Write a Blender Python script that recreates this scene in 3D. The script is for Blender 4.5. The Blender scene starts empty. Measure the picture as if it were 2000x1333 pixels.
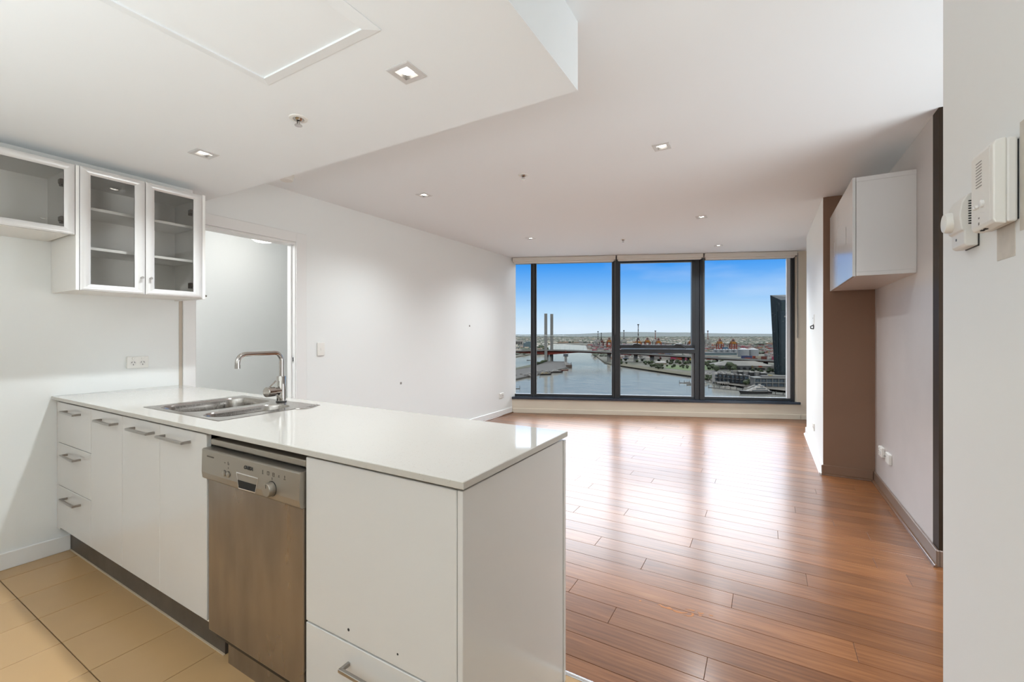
import bpy, bmesh, math, random
from mathutils import Vector, Matrix
random.seed(7)
SC = bpy.context.scene
COL = SC.collection

# ------------------------------------------------------------------ camera
PXW, PXH = 2000., 1333.
FPX, YAW, CAMZ, HORIZ = 855., math.radians(30.07), 1.285, 653.5
cd = bpy.data.cameras.new('camera')
cam = bpy.data.objects.new('camera', cd); COL.objects.link(cam)
cd.sensor_width = 36.; cd.lens = FPX / PXW * 36.
cd.shift_y = (HORIZ - PXH / 2) / PXW
cd.clip_start = .02; cd.clip_end = 60000.
cam.location = (0, 0, CAMZ); cam.rotation_euler = (math.pi / 2, 0, YAW)
SC.camera = cam
SC.view_settings.view_transform = 'Standard'; SC.view_settings.look = 'None'
SC.view_settings.gamma = 1.; SC.view_settings.use_curve_mapping = False
SC.view_settings.exposure = 0.0
SC.cycles.max_bounces = 6; SC.cycles.diffuse_bounces = 4; SC.cycles.glossy_bounces = 2; SC.cycles.transparent_max_bounces = 8; SC.cycles.adaptive_threshold = .02

# ------------------------------------------------------------------ sky
# pale at the horizon, blue in the window's view, a thin bright cloud sheet higher up all round
W = bpy.data.worlds.new('sky'); SC.world = W; W.use_nodes = True
nt = W.node_tree; nt.nodes.clear()
out = nt.nodes.new('ShaderNodeOutputWorld'); bg = nt.nodes.new('ShaderNodeBackground')
tc = nt.nodes.new('ShaderNodeTexCoord'); sep = nt.nodes.new('ShaderNodeSeparateXYZ')
ramp = nt.nodes.new('ShaderNodeValToRGB')
nt.links.new(tc.outputs['Generated'], sep.inputs[0]); nt.links.new(sep.outputs[2], ramp.inputs[0])
cr = ramp.color_ramp
for p, c in ((0., (.72, .86, 1.)), (.012, (.72, .86, 1.)), (.05, (.50, .74, .99)), (.105, (.20, .50, .97)), (.165, (.016, .29, .90)), (1., (.012, .24, .80))):
    e = cr.elements.new(p); e.color = (*c, 1)
cr.elements.remove(cr.elements[0]); cr.elements.remove(cr.elements[-1])
noi = nt.nodes.new('ShaderNodeTexNoise'); noi.inputs['Scale'].default_value = 3.2; noi.inputs['Detail'].default_value = 7.
mp = nt.nodes.new('ShaderNodeMapping'); mp.inputs['Scale'].default_value = (1, 1, 5)
nt.links.new(tc.outputs['Generated'], mp.inputs[0]); nt.links.new(mp.outputs[0], noi.inputs[0])
wisp = nt.nodes.new('ShaderNodeMapRange'); wisp.inputs[1].default_value = .56; wisp.inputs[2].default_value = .80; wisp.inputs[3].default_value = 0; wisp.inputs[4].default_value = .35
nt.links.new(noi.outputs[0], wisp.inputs[0])
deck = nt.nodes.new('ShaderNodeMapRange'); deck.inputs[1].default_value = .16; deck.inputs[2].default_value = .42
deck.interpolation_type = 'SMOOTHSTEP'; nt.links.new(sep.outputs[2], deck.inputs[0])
mx1 = nt.nodes.new('ShaderNodeMixRGB'); mx1.inputs[2].default_value = (.75, .85, 1.0, 1)
nt.links.new(wisp.outputs[0], mx1.inputs[0]); nt.links.new(ramp.outputs[0], mx1.inputs[1])
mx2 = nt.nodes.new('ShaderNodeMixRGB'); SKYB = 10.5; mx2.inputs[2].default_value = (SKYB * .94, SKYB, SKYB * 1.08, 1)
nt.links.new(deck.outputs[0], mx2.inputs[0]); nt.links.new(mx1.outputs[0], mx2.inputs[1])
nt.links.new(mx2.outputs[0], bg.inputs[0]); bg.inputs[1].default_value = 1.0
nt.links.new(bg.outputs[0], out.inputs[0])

# sun, high behind the building
sl = bpy.data.lights.new('sun', 'SUN'); sl.energy = 9.; sl.angle = math.radians(3); sl.color = (1, .93, .82)
so = bpy.data.objects.new('sun', sl); COL.objects.link(so)
so.rotation_euler = Vector((-.62, .45, -.62)).to_track_quat('-Z', 'Y').to_euler()

# added unseen fill lights: behind the camera facing up, and in the side passage
def area(name, loc, dirv, sx, sy, watts, col):
    l = bpy.data.lights.new(name, 'AREA'); l.shape = 'RECTANGLE'; l.size = sx; l.size_y = sy; l.energy = watts; l.color = col
    o = bpy.data.objects.new(name, l); COL.objects.link(o); o.location = loc; o.rotation_euler = Vector(dirv).to_track_quat('-Z', 'Y').to_euler(); return l, o
al, ao = area('rear_fill_light', (-1.0, -1.05, 1.25), (0, .05, 1.), 2.6, 1.0, 60., (.93, 1.0, 1.035))
bl, bo_ = area('passage_fill_light', (2.1, 2.52, 1.30), (-.9, 0, .25), 1.4, 1.9, 58., (.93, 1.0, 1.035))

LAMP = 116.          # watts of one ceiling downlight
WARM = (.92, 1.0, 1.05)

# ------------------------------------------------------------------ helpers
def px_ray(x, y):
    c, s = math.cos(YAW), math.sin(YAW)
    u = (x - 1000) / FPX; w = (HORIZ - y) / FPX
    return Vector((u * c - s, u * s + c, w))
def on_z(x, y, z):
    r = px_ray(x, y); t = (z - CAMZ) / r.z; return Vector((r.x * t, r.y * t, z))

def world_loc(o):
    v = Vector((0, 0, 0))
    while o is not None:
        v += o.location; o = o.parent
    return v

def tag(o, label=None, cat=None, group=None, kind=None):
    if label: o['label'] = label
    if cat: o['category'] = cat
    if group: o['group'] = group
    if kind: o['kind'] = kind
    return o

def thing(name, loc, label, cat, group=None):
    o = bpy.data.objects.new(name, None); COL.objects.link(o)
    o.empty_display_size = .05; o.location = loc
    return tag(o, label, cat, group)

class MB:
    """collects shapes in world coordinates; build() links them as one mesh object"""
    def __init__(s): s.v = []; s.f = []
    def add(s, v, f):
        b = len(s.v); s.v += [tuple(p) for p in v]; s.f += [tuple(i + b for i in q) for q in f]; return s
    def box(s, x0, x1, y0, y1, z0, z1):
        return s.add([(x0, y0, z0), (x1, y0, z0), (x1, y1, z0), (x0, y1, z0), (x0, y0, z1), (x1, y0, z1), (x1, y1, z1), (x0, y1, z1)],
                     [(3, 2, 1, 0), (4, 5, 6, 7), (0, 1, 5, 4), (1, 2, 6, 5), (2, 3, 7, 6), (3, 0, 4, 7)])
    def prism(s, poly, z0, z1):
        n = len(poly)
        if sum(poly[i][0] * poly[(i + 1) % n][1] - poly[(i + 1) % n][0] * poly[i][1] for i in range(n)) < 0: poly = poly[::-1]
        v = [(p[0], p[1], z0) for p in poly] + [(p[0], p[1], z1) for p in poly]
        return s.add(v, [tuple(range(n))[::-1], tuple(range(n, 2 * n))] + [(i, (i + 1) % n, n + (i + 1) % n, n + i) for i in range(n)])
    def extr(s, poly, axis, a0, a1):
        """polygon of (p, q) in the plane across axis 'x' or 'y', extruded a0..a1"""
        n = len(poly); m = (lambda p, q, a: (a, p, q)) if axis == 'x' else (lambda p, q, a: (p, a, q))
        v = [m(p, q, a0) for p, q in poly] + [m(p, q, a1) for p, q in poly]
        return s.add(v, [tuple(range(n)), tuple(range(n, 2 * n))[::-1]] + [(i, n + i, n + (i + 1) % n, (i + 1) % n) for i in range(n)])
    def rings(s, rs, cap0=True, cap1=True, closed=True):
        n = len(rs[0]); v = [p for r in rs for p in r]; f = []
        for k in range(len(rs) - 1):
            for i in range(n if closed else n - 1):
                j = (i + 1) % n
                f.append((k * n + i, k * n + j, (k + 1) * n + j, (k + 1) * n + i))
        if cap0: f.append(tuple(range(n))[::-1])
        if cap1: f.append(tuple(range((len(rs) - 1) * n, len(rs) * n)))
        return s.add(v, f)
    def tube(s, pts, r, n=12, cap=True):
        pts = [Vector(p) for p in pts]; rs = []; rad = r if isinstance(r, (list, tuple)) else [r] * len(pts)
        t0 = (pts[1] - pts[0]).normalized(); up = Vector((0, 0, 1)) if abs(t0.z) < .9 else Vector((1, 0, 0))
        a = t0.cross(up).normalized()
        for i, p in enumerate(pts):
            t = ((pts[i + 1] if i + 1 < len(pts) else p) - (pts[i - 1] if i else p)).normalized()
            a = (a - t * a.dot(t)).normalized(); b = t.cross(a)
            rs.append([p + (a * math.cos(2 * math.pi * k / n) + b * math.sin(2 * math.pi * k / n)) * rad[i] for k in range(n)])
        return s.rings(rs, cap, cap)
    def cyl(s, c, r, z0, z1, n=20, r1=None):
        r1 = r if r1 is None else r1
        return s.rings([[(c[0] + q * math.cos(2 * math.pi * k / n), c[1] + q * math.sin(2 * math.pi * k / n), z) for k in range(n)] for q, z in ((r, z0), (r1, z1))])
    def lathe(s, c, prof, n=24, cap0=True, cap1=True):
        return s.rings([[(c[0] + r * math.cos(2 * math.pi * k / n), c[1] + r * math.sin(2 * math.pi * k / n), z) for k in range(n)] for r, z in prof], cap0, cap1)
    def build(s, name, mat, parent=None, bevel=0, smooth=False, seg=1, weld=False, kind=None, flip=True):
        me = bpy.data.meshes.new(name)
        o = bpy.data.objects.new(name, me); COL.objects.link(o)
        if parent is not None: o.parent = parent; off = world_loc(parent)
        else:
            xs, ys, zs = zip(*s.v); off = Vector(((min(xs) + max(xs)) / 2, (min(ys) + max(ys)) / 2, min(zs))); o.location = off
        bm = bmesh.new()
        vs = [bm.verts.new((p[0] - off.x, p[1] - off.y, p[2] - off.z)) for p in s.v]
        for q in s.f:
            try: bm.faces.new([vs[i] for i in q])
            except ValueError: pass
        if weld: bmesh.ops.remove_doubles(bm, verts=bm.verts, dist=1e-5)
        if flip: bmesh.ops.recalc_face_normals(bm, faces=bm.faces)
        if bevel:
            ed = [e for e in bm.edges if len(e.link_faces) == 2 and e.calc_face_angle(0) > .6]
            bmesh.ops.bevel(bm, geom=ed, offset=bevel, segments=seg, profile=.5, affect='EDGES', clamp_overlap=True)
        if smooth:
            for f in bm.faces: f.smooth = True
            for e in bm.edges:
                if len(e.link_faces) == 2 and e.calc_face_angle(0) > .7: e.smooth = False
        bm.to_mesh(me); bm.free()
        me.materials.append(mat)
        if kind: o['kind'] = kind
        return o

def copy_tree(o, parent=None, loc=None):
    c = o.copy(); COL.objects.link(c); c.parent = parent
    if loc is not None: c.location = loc
    for ch in o.children: copy_tree(ch, c)
    return c

def clip(poly, P, n):
    """keep the part of the polygon where (p-P).n <= 0"""
    r = []
    for i, a in enumerate(poly):
        b = poly[(i + 1) % len(poly)]
        da = (a[0] - P[0]) * n[0] + (a[1] - P[1]) * n[1]; db = (b[0] - P[0]) * n[0] + (b[1] - P[1]) * n[1]
        if da <= 0: r.append(a)
        if da * db < 0:
            t = da / (da - db); r.append((a[0] + (b[0] - a[0]) * t, a[1] + (b[1] - a[1]) * t))
    return r

# ------------------------------------------------------------------ materials
MAT = {}
def mat(name, col, rough=.5, metal=0., spec=.5, coat=0., coat_r=.05, noise=0., nscale=8., bump=0., bscale=60., stretch=None, rvar=0., emit=None, estr=0., objrand=0., dark=None, ior=None, coat_ior=None):
    if name in MAT: return MAT[name]
    m = bpy.data.materials.new(name); m.use_nodes = True; MAT[name] = m
    n = m.node_tree; b = n.nodes['Principled BSDF']; L = n.links.new
    b.inputs['Base Color'].default_value = (*col, 1); b.inputs['Roughness'].default_value = rough
    b.inputs['Metallic'].default_value = metal; b.inputs['Specular IOR Level'].default_value = spec
    b.inputs['Coat Weight'].default_value = coat; b.inputs['Coat Roughness'].default_value = coat_r
    if ior: b.inputs['IOR'].default_value = ior
    if coat_ior: b.inputs['Coat IOR'].default_value = coat_ior
    if emit: b.inputs['Emission Color'].default_value = (*emit, 1); b.inputs['Emission Strength'].default_value = estr
    vec = None
    if noise or bump or rvar:
        t = n.nodes.new('ShaderNodeTexCoord'); vec = t.outputs['Object']
        if stretch:
            mp = n.nodes.new('ShaderNodeMapping'); mp.inputs['Scale'].default_value = stretch
            L(vec, mp.inputs[0]); vec = mp.outputs[0]
    colsock = None
    if noise:
        x = n.nodes.new('ShaderNodeTexNoise'); x.inputs['Scale'].default_value = nscale; x.inputs['Detail'].default_value = 3
        L(vec, x.inputs[0])
        mr = n.nodes.new('ShaderNodeMapRange'); mr.inputs[1].default_value = .3; mr.inputs[2].default_value = .7
        L(x.outputs[0], mr.inputs[0])
        mi = n.nodes.new('ShaderNodeMixRGB'); d = dark or tuple(c * (1 - noise) for c in col)
        mi.inputs[1].default_value = (*d, 1); mi.inputs[2].default_value = (*col, 1)
        L(mr.outputs[0], mi.inputs[0]); colsock = mi.outputs[0]
        if rvar:
            m2 = n.nodes.new('ShaderNodeMapRange'); m2.inputs[3].default_value = rough + rvar; m2.inputs[4].default_value = max(0, rough - rvar)
            L(mr.outputs[0], m2.inputs[0]); L(m2.outputs[0], b.inputs['Roughness'])
    if objrand:
        oi = n.nodes.new('ShaderNodeObjectInfo'); hs = n.nodes.new('ShaderNodeHueSaturation')
        mr = n.nodes.new('ShaderNodeMapRange'); mr.inputs[3].default_value = 1 - objrand; mr.inputs[4].default_value = 1 + objrand
        L(oi.outputs['Random'], mr.inputs[0]); L(mr.outputs[0], hs.inputs['Value'])
        if colsock: L(colsock, hs.inputs['Color'])
        else: hs.inputs['Color'].default_value = (*col, 1)
        colsock = hs.outputs[0]
    if colsock: L(colsock, b.inputs['Base Color'])
    if bump:
        x = n.nodes.new('ShaderNodeTexNoise'); x.inputs['Scale'].default_value = bscale; x.inputs['Detail'].default_value = 4
        L(vec, x.inputs[0]); bp = n.nodes.new('ShaderNodeBump'); bp.inputs['Strength'].default_value = bump; bp.inputs['Distance'].default_value = .002
        L(x.outputs[0], bp.inputs['Height']); L(bp.outputs[0], b.inputs['Normal'])
    return m

def glass_mat(name, tint, refl=1.45, rough=0.0):
    m = bpy.data.materials.new(name); m.use_nodes = True; MAT[name] = m
    n = m.node_tree; n.nodes.clear(); L = n.links.new
    o = n.nodes.new('ShaderNodeOutputMaterial'); t = n.nodes.new('ShaderNodeBsdfTransparent'); g = n.nodes.new('ShaderNodeBsdfGlossy')
    f = n.nodes.new('ShaderNodeFresnel'); mx = n.nodes.new('ShaderNodeMixShader')
    t.inputs[0].default_value = (*tint, 1); g.inputs['Roughness'].default_value = rough; f.inputs[0].default_value = refl
    L(f.outputs[0], mx.inputs[0]); L(t.outputs[0], mx.inputs[1]); L(g.outputs[0], mx.inputs[2]); L(mx.outputs[0], o.inputs[0])
    return m

M_WALL = mat('wall_paint', (.82, .828, .81), .5, spec=.3)
M_CEIL = mat('ceiling_paint', (.885, .912, .925), .8, spec=.2)
M_TRIM = mat('trim_paint', (.82, .81, .79), .3)
M_BROWN = mat('taupe_satin_paint', (.56, .51, .485), .42, spec=.5, coat=1., coat_r=.55, coat_ior=2.1, noise=.10, nscale=2.2, bump=.05, bscale=90, rvar=.05)
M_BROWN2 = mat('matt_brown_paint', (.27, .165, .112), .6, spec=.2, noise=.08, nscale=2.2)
M_BROWN3 = mat('brown_gloss_trim', (.20, .135, .10), .32, spec=.5)
M_CREAM = mat('cream_paint', (.74, .66, .54), .45, noise=.03, nscale=3)
M_LAM = mat('white_gloss_laminate', (.64, .62, .595), .16, spec=.5, noise=.015, nscale=3)
M_CARC = mat('white_melamine', (.84, .82, .785), .45)
M_GREYLAM = mat('grey_laminate', (.68, .65, .62), .3)
M_FRAME = mat('pearl_door_frame', (.70, .68, .66), .26, metal=.25)
M_DARK = mat('dark_gap', (.008, .008, .008), .8)
M_ANTH = mat('anthracite_aluminium', (.036, .039, .043), .32, metal=.2, spec=.5)
M_SILL = mat('dark_blue_grey_sill', (.035, .05, .075), .10, spec=.6, noise=.3, nscale=5)
M_ALU = mat('aluminium', (.78, .78, .78), .25, metal=1.)
M_NICKEL = mat('brushed_nickel', (.40, .375, .35), .32, metal=1.)
M_CHROME = mat('chrome', (.52, .49, .46), .06, metal=1.)
M_STEEL = mat('sink_steel', (.43, .40, .37), .22, metal=1., noise=.12, nscale=30, rvar=.06, stretch=(1, 14, 1))
M_DW = mat('smudged_stainless', (.34, .29, .245), .34, metal=.9, noise=.20, nscale=3.2, rvar=.10, stretch=(2.6, 1, .8))
M_DWP = mat('silver_fascia', (.35, .315, .27), .32, metal=.75)
M_BLACK = mat('black_plastic', (.012, .012, .012), .35)
M_WPLAS = mat('white_plastic', (.80, .78, .73), .35)
M_GPLAS = mat('off_white_plastic', (.74, .72, .68), .4)
M_KICK = mat('dark_kickboard', (.105, .085, .068), .45, noise=.35, nscale=9)
M_GROUT = mat('brown_grout', (.09, .065, .04), .9)
M_TILE = mat('beige_tile', (.50, .315, .15), .30, noise=.05, nscale=4, objrand=.05, bump=.015, bscale=30)
M_SUB = mat('floor_underlay', (.06, .03, .016), .9)
M_GLASS = glass_mat('clear_glass', (.985, .992, .99), 1.16)
M_CGLASS = glass_mat('grey_tinted_glass', (.97, .962, .95), 1.45)
M_LENS = mat('lamp_lens', (1, 1, 1), .4, emit=(1, .95, .86), estr=14.)
M_OPAL = mat('opal_lamp', (1, 1, 1), .4, emit=(1, .93, .80), estr=5.)

# bench stone: off-white with fine brown specks
def stone():
    m = mat('speckled_stone', (.52, .49, .445), .05, spec=.6)
    n = m.node_tree; b = n.nodes['Principled BSDF']; L = n.links.new
    t = n.nodes.new('ShaderNodeTexCoord'); v = n.nodes.new('ShaderNodeTexVoronoi'); v.inputs['Scale'].default_value = 170
    L(t.outputs['Object'], v.inputs[0])
    g = n.nodes.new('ShaderNodeMath'); g.operation = 'LESS_THAN'; g.inputs[1].default_value = .20; L(v.outputs[0], g.inputs[0])
    w = n.nodes.new('ShaderNodeTexNoise'); w.inputs['Scale'].default_value = 90; L(t.outputs['Object'], w.inputs[0])
    q = n.nodes.new('ShaderNodeMapRange'); q.inputs[1].default_value = .5; q.inputs[2].default_value = .62; q.inputs[4].default_value = .55; L(w.outputs[0], q.inputs[0])
    k = n.nodes.new('ShaderNodeMath'); k.operation = 'MULTIPLY'; L(g.outputs[0], k.inputs[0]); L(q.outputs[0], k.inputs[1])
    mi = n.nodes.new('ShaderNodeMixRGB'); mi.inputs[1].default_value = (.52, .49, .445, 1); mi.inputs[2].default_value = (.30, .24, .19, 1)
    L(k.outputs[0], mi.inputs[0]); L(mi.outputs[0], b.inputs['Base Color'])
    return m
M_STONE = stone()

# bamboo planks: long streaks, per-plank tone, clear lacquer
def bamboo():
    m = bpy.data.materials.new('lacquered_bamboo'); m.use_nodes = True
    n = m.node_tree; b = n.nodes['Principled BSDF']; L = n.links.new
    t = n.nodes.new('ShaderNodeTexCoord'); oi = n.nodes.new('ShaderNodeObjectInfo')
    ad = n.nodes.new('ShaderNodeVectorMath'); ad.operation = 'MULTIPLY_ADD'
    cb = n.nodes.new('ShaderNodeCombineXYZ'); L(oi.outputs['Random'], cb.inputs[0]); L(oi.outputs['Random'], cb.inputs[1])
    L(cb.outputs[0], ad.inputs[0]); ad.inputs[1].default_value = (37, 53, 0); L(t.outputs['Object'], ad.inputs[2])
    def nz(sc, det, st):
        mp = n.nodes.new('ShaderNodeMapping'); mp.inputs['Scale'].default_value = st; L(ad.outputs[0], mp.inputs[0])
        x = n.nodes.new('ShaderNodeTexNoise'); x.inputs['Scale'].default_value = sc; x.inputs['Detail'].default_value = det; L(mp.outputs[0], x.inputs[0]); return x.outputs[0]
    a = nz(9., 6, (.45, 9, 1)); c = nz(3., 4, (.5, 2.2, 1)); d = nz(30., 3, (.35, 10, 1))
    s1 = n.nodes.new('ShaderNodeMath'); s1.operation = 'MULTIPLY_ADD'; s1.inputs[1].default_value = .55; L(a, s1.inputs[0])
    s0 = n.nodes.new('ShaderNodeMath'); s0.operation = 'MULTIPLY_ADD'; s0.inputs[1].default_value = .35; L(c, s0.inputs[0])
    s2 = n.nodes.new('ShaderNodeMath'); s2.operation = 'MULTIPLY_ADD'; s2.inputs[1].default_value = .18; L(d, s2.inputs[0]); s2.inputs[2].default_value = -.04
    L(s2.outputs[0], s0.inputs[2]); L(s0.outputs[0], s1.inputs[2])
    r = n.nodes.new('ShaderNodeValToRGB'); e = r.color_ramp.elements
    e[0].position = .22; e[0].color = (.080, .027, .010, 1); e[1].position = .82; e[1].color = (.33, .15, .060, 1)
    k = r.color_ramp.elements.new(.52); k.color = (.205, .080, .029, 1)
    L(s1.outputs[0], r.inputs[0])
    hs = n.nodes.new('ShaderNodeHueSaturation'); mr = n.nodes.new('ShaderNodeMapRange'); mr.inputs[3].default_value = .80; mr.inputs[4].default_value = 1.22
    L(oi.outputs['Random'], mr.inputs[0]); L(mr.outputs[0], hs.inputs['Value']); L(r.outputs[0], hs.inputs['Color'])
    L(hs.outputs[0], b.inputs['Base Color'])
    b.inputs['Roughness'].default_value = .4; b.inputs['Specular IOR Level'].default_value = .2
    b.inputs['Coat Weight'].default_value = .62; b.inputs['Coat Roughness'].default_value = .21; b.inputs['Coat IOR'].default_value = 1.42
    return m
M_WOOD = bamboo()

# ------------------------------------------------------------------ main measures
LX = -3.60            # left wall
ZC, ZS = 2.5426, 2.2655   # ceiling, lower kitchen ceiling
SX, SY = -.6527, 1.6557   # corner of the lower ceiling
BX, BY0, BY1 = .831, 3.282, 4.910   # brown niche
PX, PY1 = .458, 6.782
NWY = 1.772           # end of the entry wall
FA = (LX, 6.22); FD = (.92406, .38225); FN = (-.38225, .92406)    # facade corner, direction, outward
def fp(a, o, z=0): return (FA[0] + FD[0] * a + FN[0] * o, FA[1] + FD[1] * a + FN[1] * o, z)
def fbox(mb, a0, a1, o0, o1, z0, z1):
    return mb.prism([fp(a0, o0)[:2], fp(a1, o0)[:2], fp(a1, o1)[:2], fp(a0, o1)[:2]], z0, z1)
XE, YB = 2.2, -2.3    # unseen far right and rear walls
FEND = 6.28

def struct(o): o['kind'] = 'structure'; return o

# ------------------------------------------------------------------ room shell
# timber floor: planks
fl = MB().prism(clip([(LX, 1.54), (XE, 1.54), (XE, 9), (LX, 9)], fp(0, .04), FN), -.05, -.014).build('floor_timber', M_SUB)
struct(fl); fl['label'] = 'glossy reddish brown bamboo plank floor of the living room'
PW = .132
known = {6: [-.59], 9: [-.395], 13: [-.368], 11: [-.871, .533], 5: [-.138], 2: [-.607], 1: [-.199], 4: [.316], 8: [.187], 12: [.069], 16: [.188], 15: [.4], 3: [1.0], 7: [.95], 10: [-1.2]}
pl_cache = {}
nrow = 0
for k in range(-1, 52):
    y0 = 1.633 + PW * k; y1 = y0 + PW
    if k == -1: y0 = 1.549
    L0 = 1.85; j = known.get(k, [LX + random.uniform(.2, 1.4)])
    xs = list(j); x = j[0]
    while x - L0 > LX: x -= L0; xs.append(x)
    x = j[-1]
    while x + L0 < XE: x += L0; xs.append(x)
    xs = [LX] + sorted(q for q in xs if LX + .03 < q < XE - .03) + [XE]
    for a, b in zip(xs, xs[1:]):
        if a > .9 and 3.3 < y0 < 6.7: continue
        if a > .5 and 4.95 < y0 < 6.7: continue
        g, e = .0009, .0006
        poly = clip([(a + e, y0 + g), (b - e, y0 + g), (b - e, y1 - g), (a + e, y1 - g)], fp(0, .03), FN)
        if len(poly) < 3: continue
        key = (round(b - a, 4), round(y1 - y0, 4))
        if len(poly) == 4 and y1 < 6.0:
            if key in pl_cache:
                o = pl_cache[key].copy(); COL.objects.link(o); o.parent = fl
                o.location = Vector(((a + b) / 2, (y0 + y1) / 2, -.014)) - world_loc(fl); continue
        cx, cy = (a + b) / 2, (y0 + y1) / 2
        mb = MB().prism([(p[0] - cx, p[1] - cy) for p in poly], 0, .014)
        me = mb.build('plank', M_WOOD, None, bevel=.001)
        # keep the mesh centred on the plank
        d = me.location.copy(); me.data.transform(Matrix.Translation(d)); me.location = (0, 0, 0)
        me.parent = fl; me.location = Vector((cx, cy, -.014)) - world_loc(fl)
        if len(poly) == 4 and y1 < 6.0: pl_cache[key] = me

# worn varnish flakes on the planks
M_FLAKE = mat('bare_orange_timber', (.38, .135, .03), .6)
flk = MB()
def flake(pts): flk.prism([on_z(1100 + x / 5, 1150 + y / 5, 0)[:2] for x, y in pts], .0002, .0006)
flake([(740, 112), (762, 120), (766, 128), (745, 126)])
flake([(915, 156), (945, 155), (975, 172), (1000, 182), (1040, 184), (1068, 202), (1060, 212), (1020, 200), (975, 186), (950, 176), (945, 164)])
flake([(1062, 204), (1110, 220), (1160, 232), (1215, 236), (1213, 242), (1150, 244), (1110, 236), (1075, 220)])
flake([(1190, 200), (1235, 206), (1285, 216), (1280, 224), (1240, 216)])
flake([(1165, 255), (1200, 262), (1240, 266), (1256, 258), (1250, 242), (1272, 246), (1280, 262), (1258, 276), (1215, 272)])
flake([(1308, 230), (1335, 240), (1372, 242), (1368, 250), (1330, 252)])
flake([(1320, 260), (1356, 264), (1350, 272), (1325, 268)])
flake([(1420, 256), (1450, 262), (1466, 272), (1440, 270)])
o = flk.build('worn_patch', M_FLAKE, fl); o['label'] = 'bare orange patches worn through the floor lacquer'

# tiled kitchen floor
ft = MB().box(LX, PX, YB, 1.545, -.05, -.008).build('floor_tiled', M_GROUT); struct(ft)
ft['label'] = 'kitchen floor of rectangular beige tiles with brown grout'
TX, TL = .3052, .604
tile_me = None
for r in range(-4, 2):
    y0 = .638 + TL * (r - 0); y1 = y0 + TL
    if r == 1: y1 = 1.5325
    for c in range(-2, 14):
        x0 = -3.4535 + TX * c; x1 = x0 + TX
        x0 = max(x0, LX); x1 = min(x1, PX)
        if x1 - x0 < .02 or y1 <= YB: continue
        g = .0016
        full = abs(x1 - x0 - TX) < 1e-4 and r < 1
        if full and tile_me is not None:
            o = bpy.data.objects.new('tile', tile_me); COL.objects.link(o); o.parent = ft
            o.location = Vector(((x0 + x1) / 2, (y0 + y1) / 2, -.008)) - world_loc(ft)
        else:
            o = MB().box(x0 + g, x1 - g, y0 + g, y1 - g, -.008, random.uniform(-.0004, .0004)).build('tile', M_TILE, None, bevel=.001)
            o.location -= world_loc(ft); o.parent = ft
            if full: tile_me = o.data
o = MB().extr([(1.531, 0.0), (1.5345, .004), (1.541, .0055), (1.5475, .004), (1.551, .0)], 'x', -.668, PX).build('trim_1', M_ALU, smooth=True); struct(o)
o['label'] = 'narrow aluminium strip where tiles meet the plank floor'

# ceilings with openings for the recessed lights
DL_S = [(-1.163, 1.221), (-2.636, 1.216)]
DL_M = [(-.600, 3.04), (-2.666, 3.02), (-.593, 5.075), (-2.664, 5.085), (-.577, 6.827)]
DL_X = [(-2.636, -.55), (-1.163, -.55), (-.1, -.7)]      # further ones added unseen behind the camera to brighten the room
def holed(mb, x0, x1, y0, y1, z, holes, h=.036, cut=True):
    xs = sorted({x0, x1} | {q for c in holes for q in (c[0] - h, c[0] + h)}); ys = sorted({y0, y1} | {q for c in holes for q in (c[1] - h, c[1] + h)})
    for i in range(len(xs) - 1):
        for j in range(len(ys) - 1):
            mx, my = (xs[i] + xs[i + 1]) / 2, (ys[j] + ys[j + 1]) / 2
            if any(abs(mx - c[0]) < h and abs(my - c[1]) < h for c in holes): continue
            p = [(xs[i], ys[j]), (xs[i + 1], ys[j]), (xs[i + 1], ys[j + 1]), (xs[i], ys[j + 1])]
            if cut: p = clip(p, fp(0, .16), FN)
            if len(p) >= 3: mb.add([(q[0], q[1], z) for q in p], [tuple(range(len(p)))[::-1]])
mb = MB(); holed(mb, LX - .1, XE + .1, YB - .1, 9.2, ZC, DL_M + [(1.35, 2.5), DL_X[2]])
mb.prism(clip([(LX - .1, YB - .1), (XE + .1, YB - .1), (XE + .1, 9.2), (LX - .1, 9.2)], fp(0, .16), FN), ZC + .11, ZC + .3)
o = struct(mb.build('ceiling', M_CEIL, flip=False)); o['label'] = 'flat white living room ceiling'
mb = MB(); holed(mb, LX, SX, YB, SY, ZS, DL_S + DL_X[:2], cut=False)
mb.add([(SX, YB, ZS), (SX, SY, ZS), (SX, SY, ZC), (SX, YB, ZC)], [(0, 1, 2, 3)]).add([(LX, SY, ZS), (SX, SY, ZS), (SX, SY, ZC), (LX, SY, ZC)], [(3, 2, 1, 0)])
o = struct(mb.build('ceiling_bulkhead', M_CEIL, flip=False)); o['label'] = 'lowered white ceiling over the kitchen'

# left wall with the hall doorway
DY0, DY1, DZ = 1.592, 2.405, 2.098
mb = MB().box(LX - .1, LX, YB, DY0, 0, ZC).box(LX - .1, LX, DY1, 6.34, 0, ZC).box(LX - .1, LX, DY0, DY1, DZ, ZC)
wl = struct(mb.build('wall_left', M_WALL)); wl['label'] = 'long off-white wall from kitchen to window'
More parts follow.
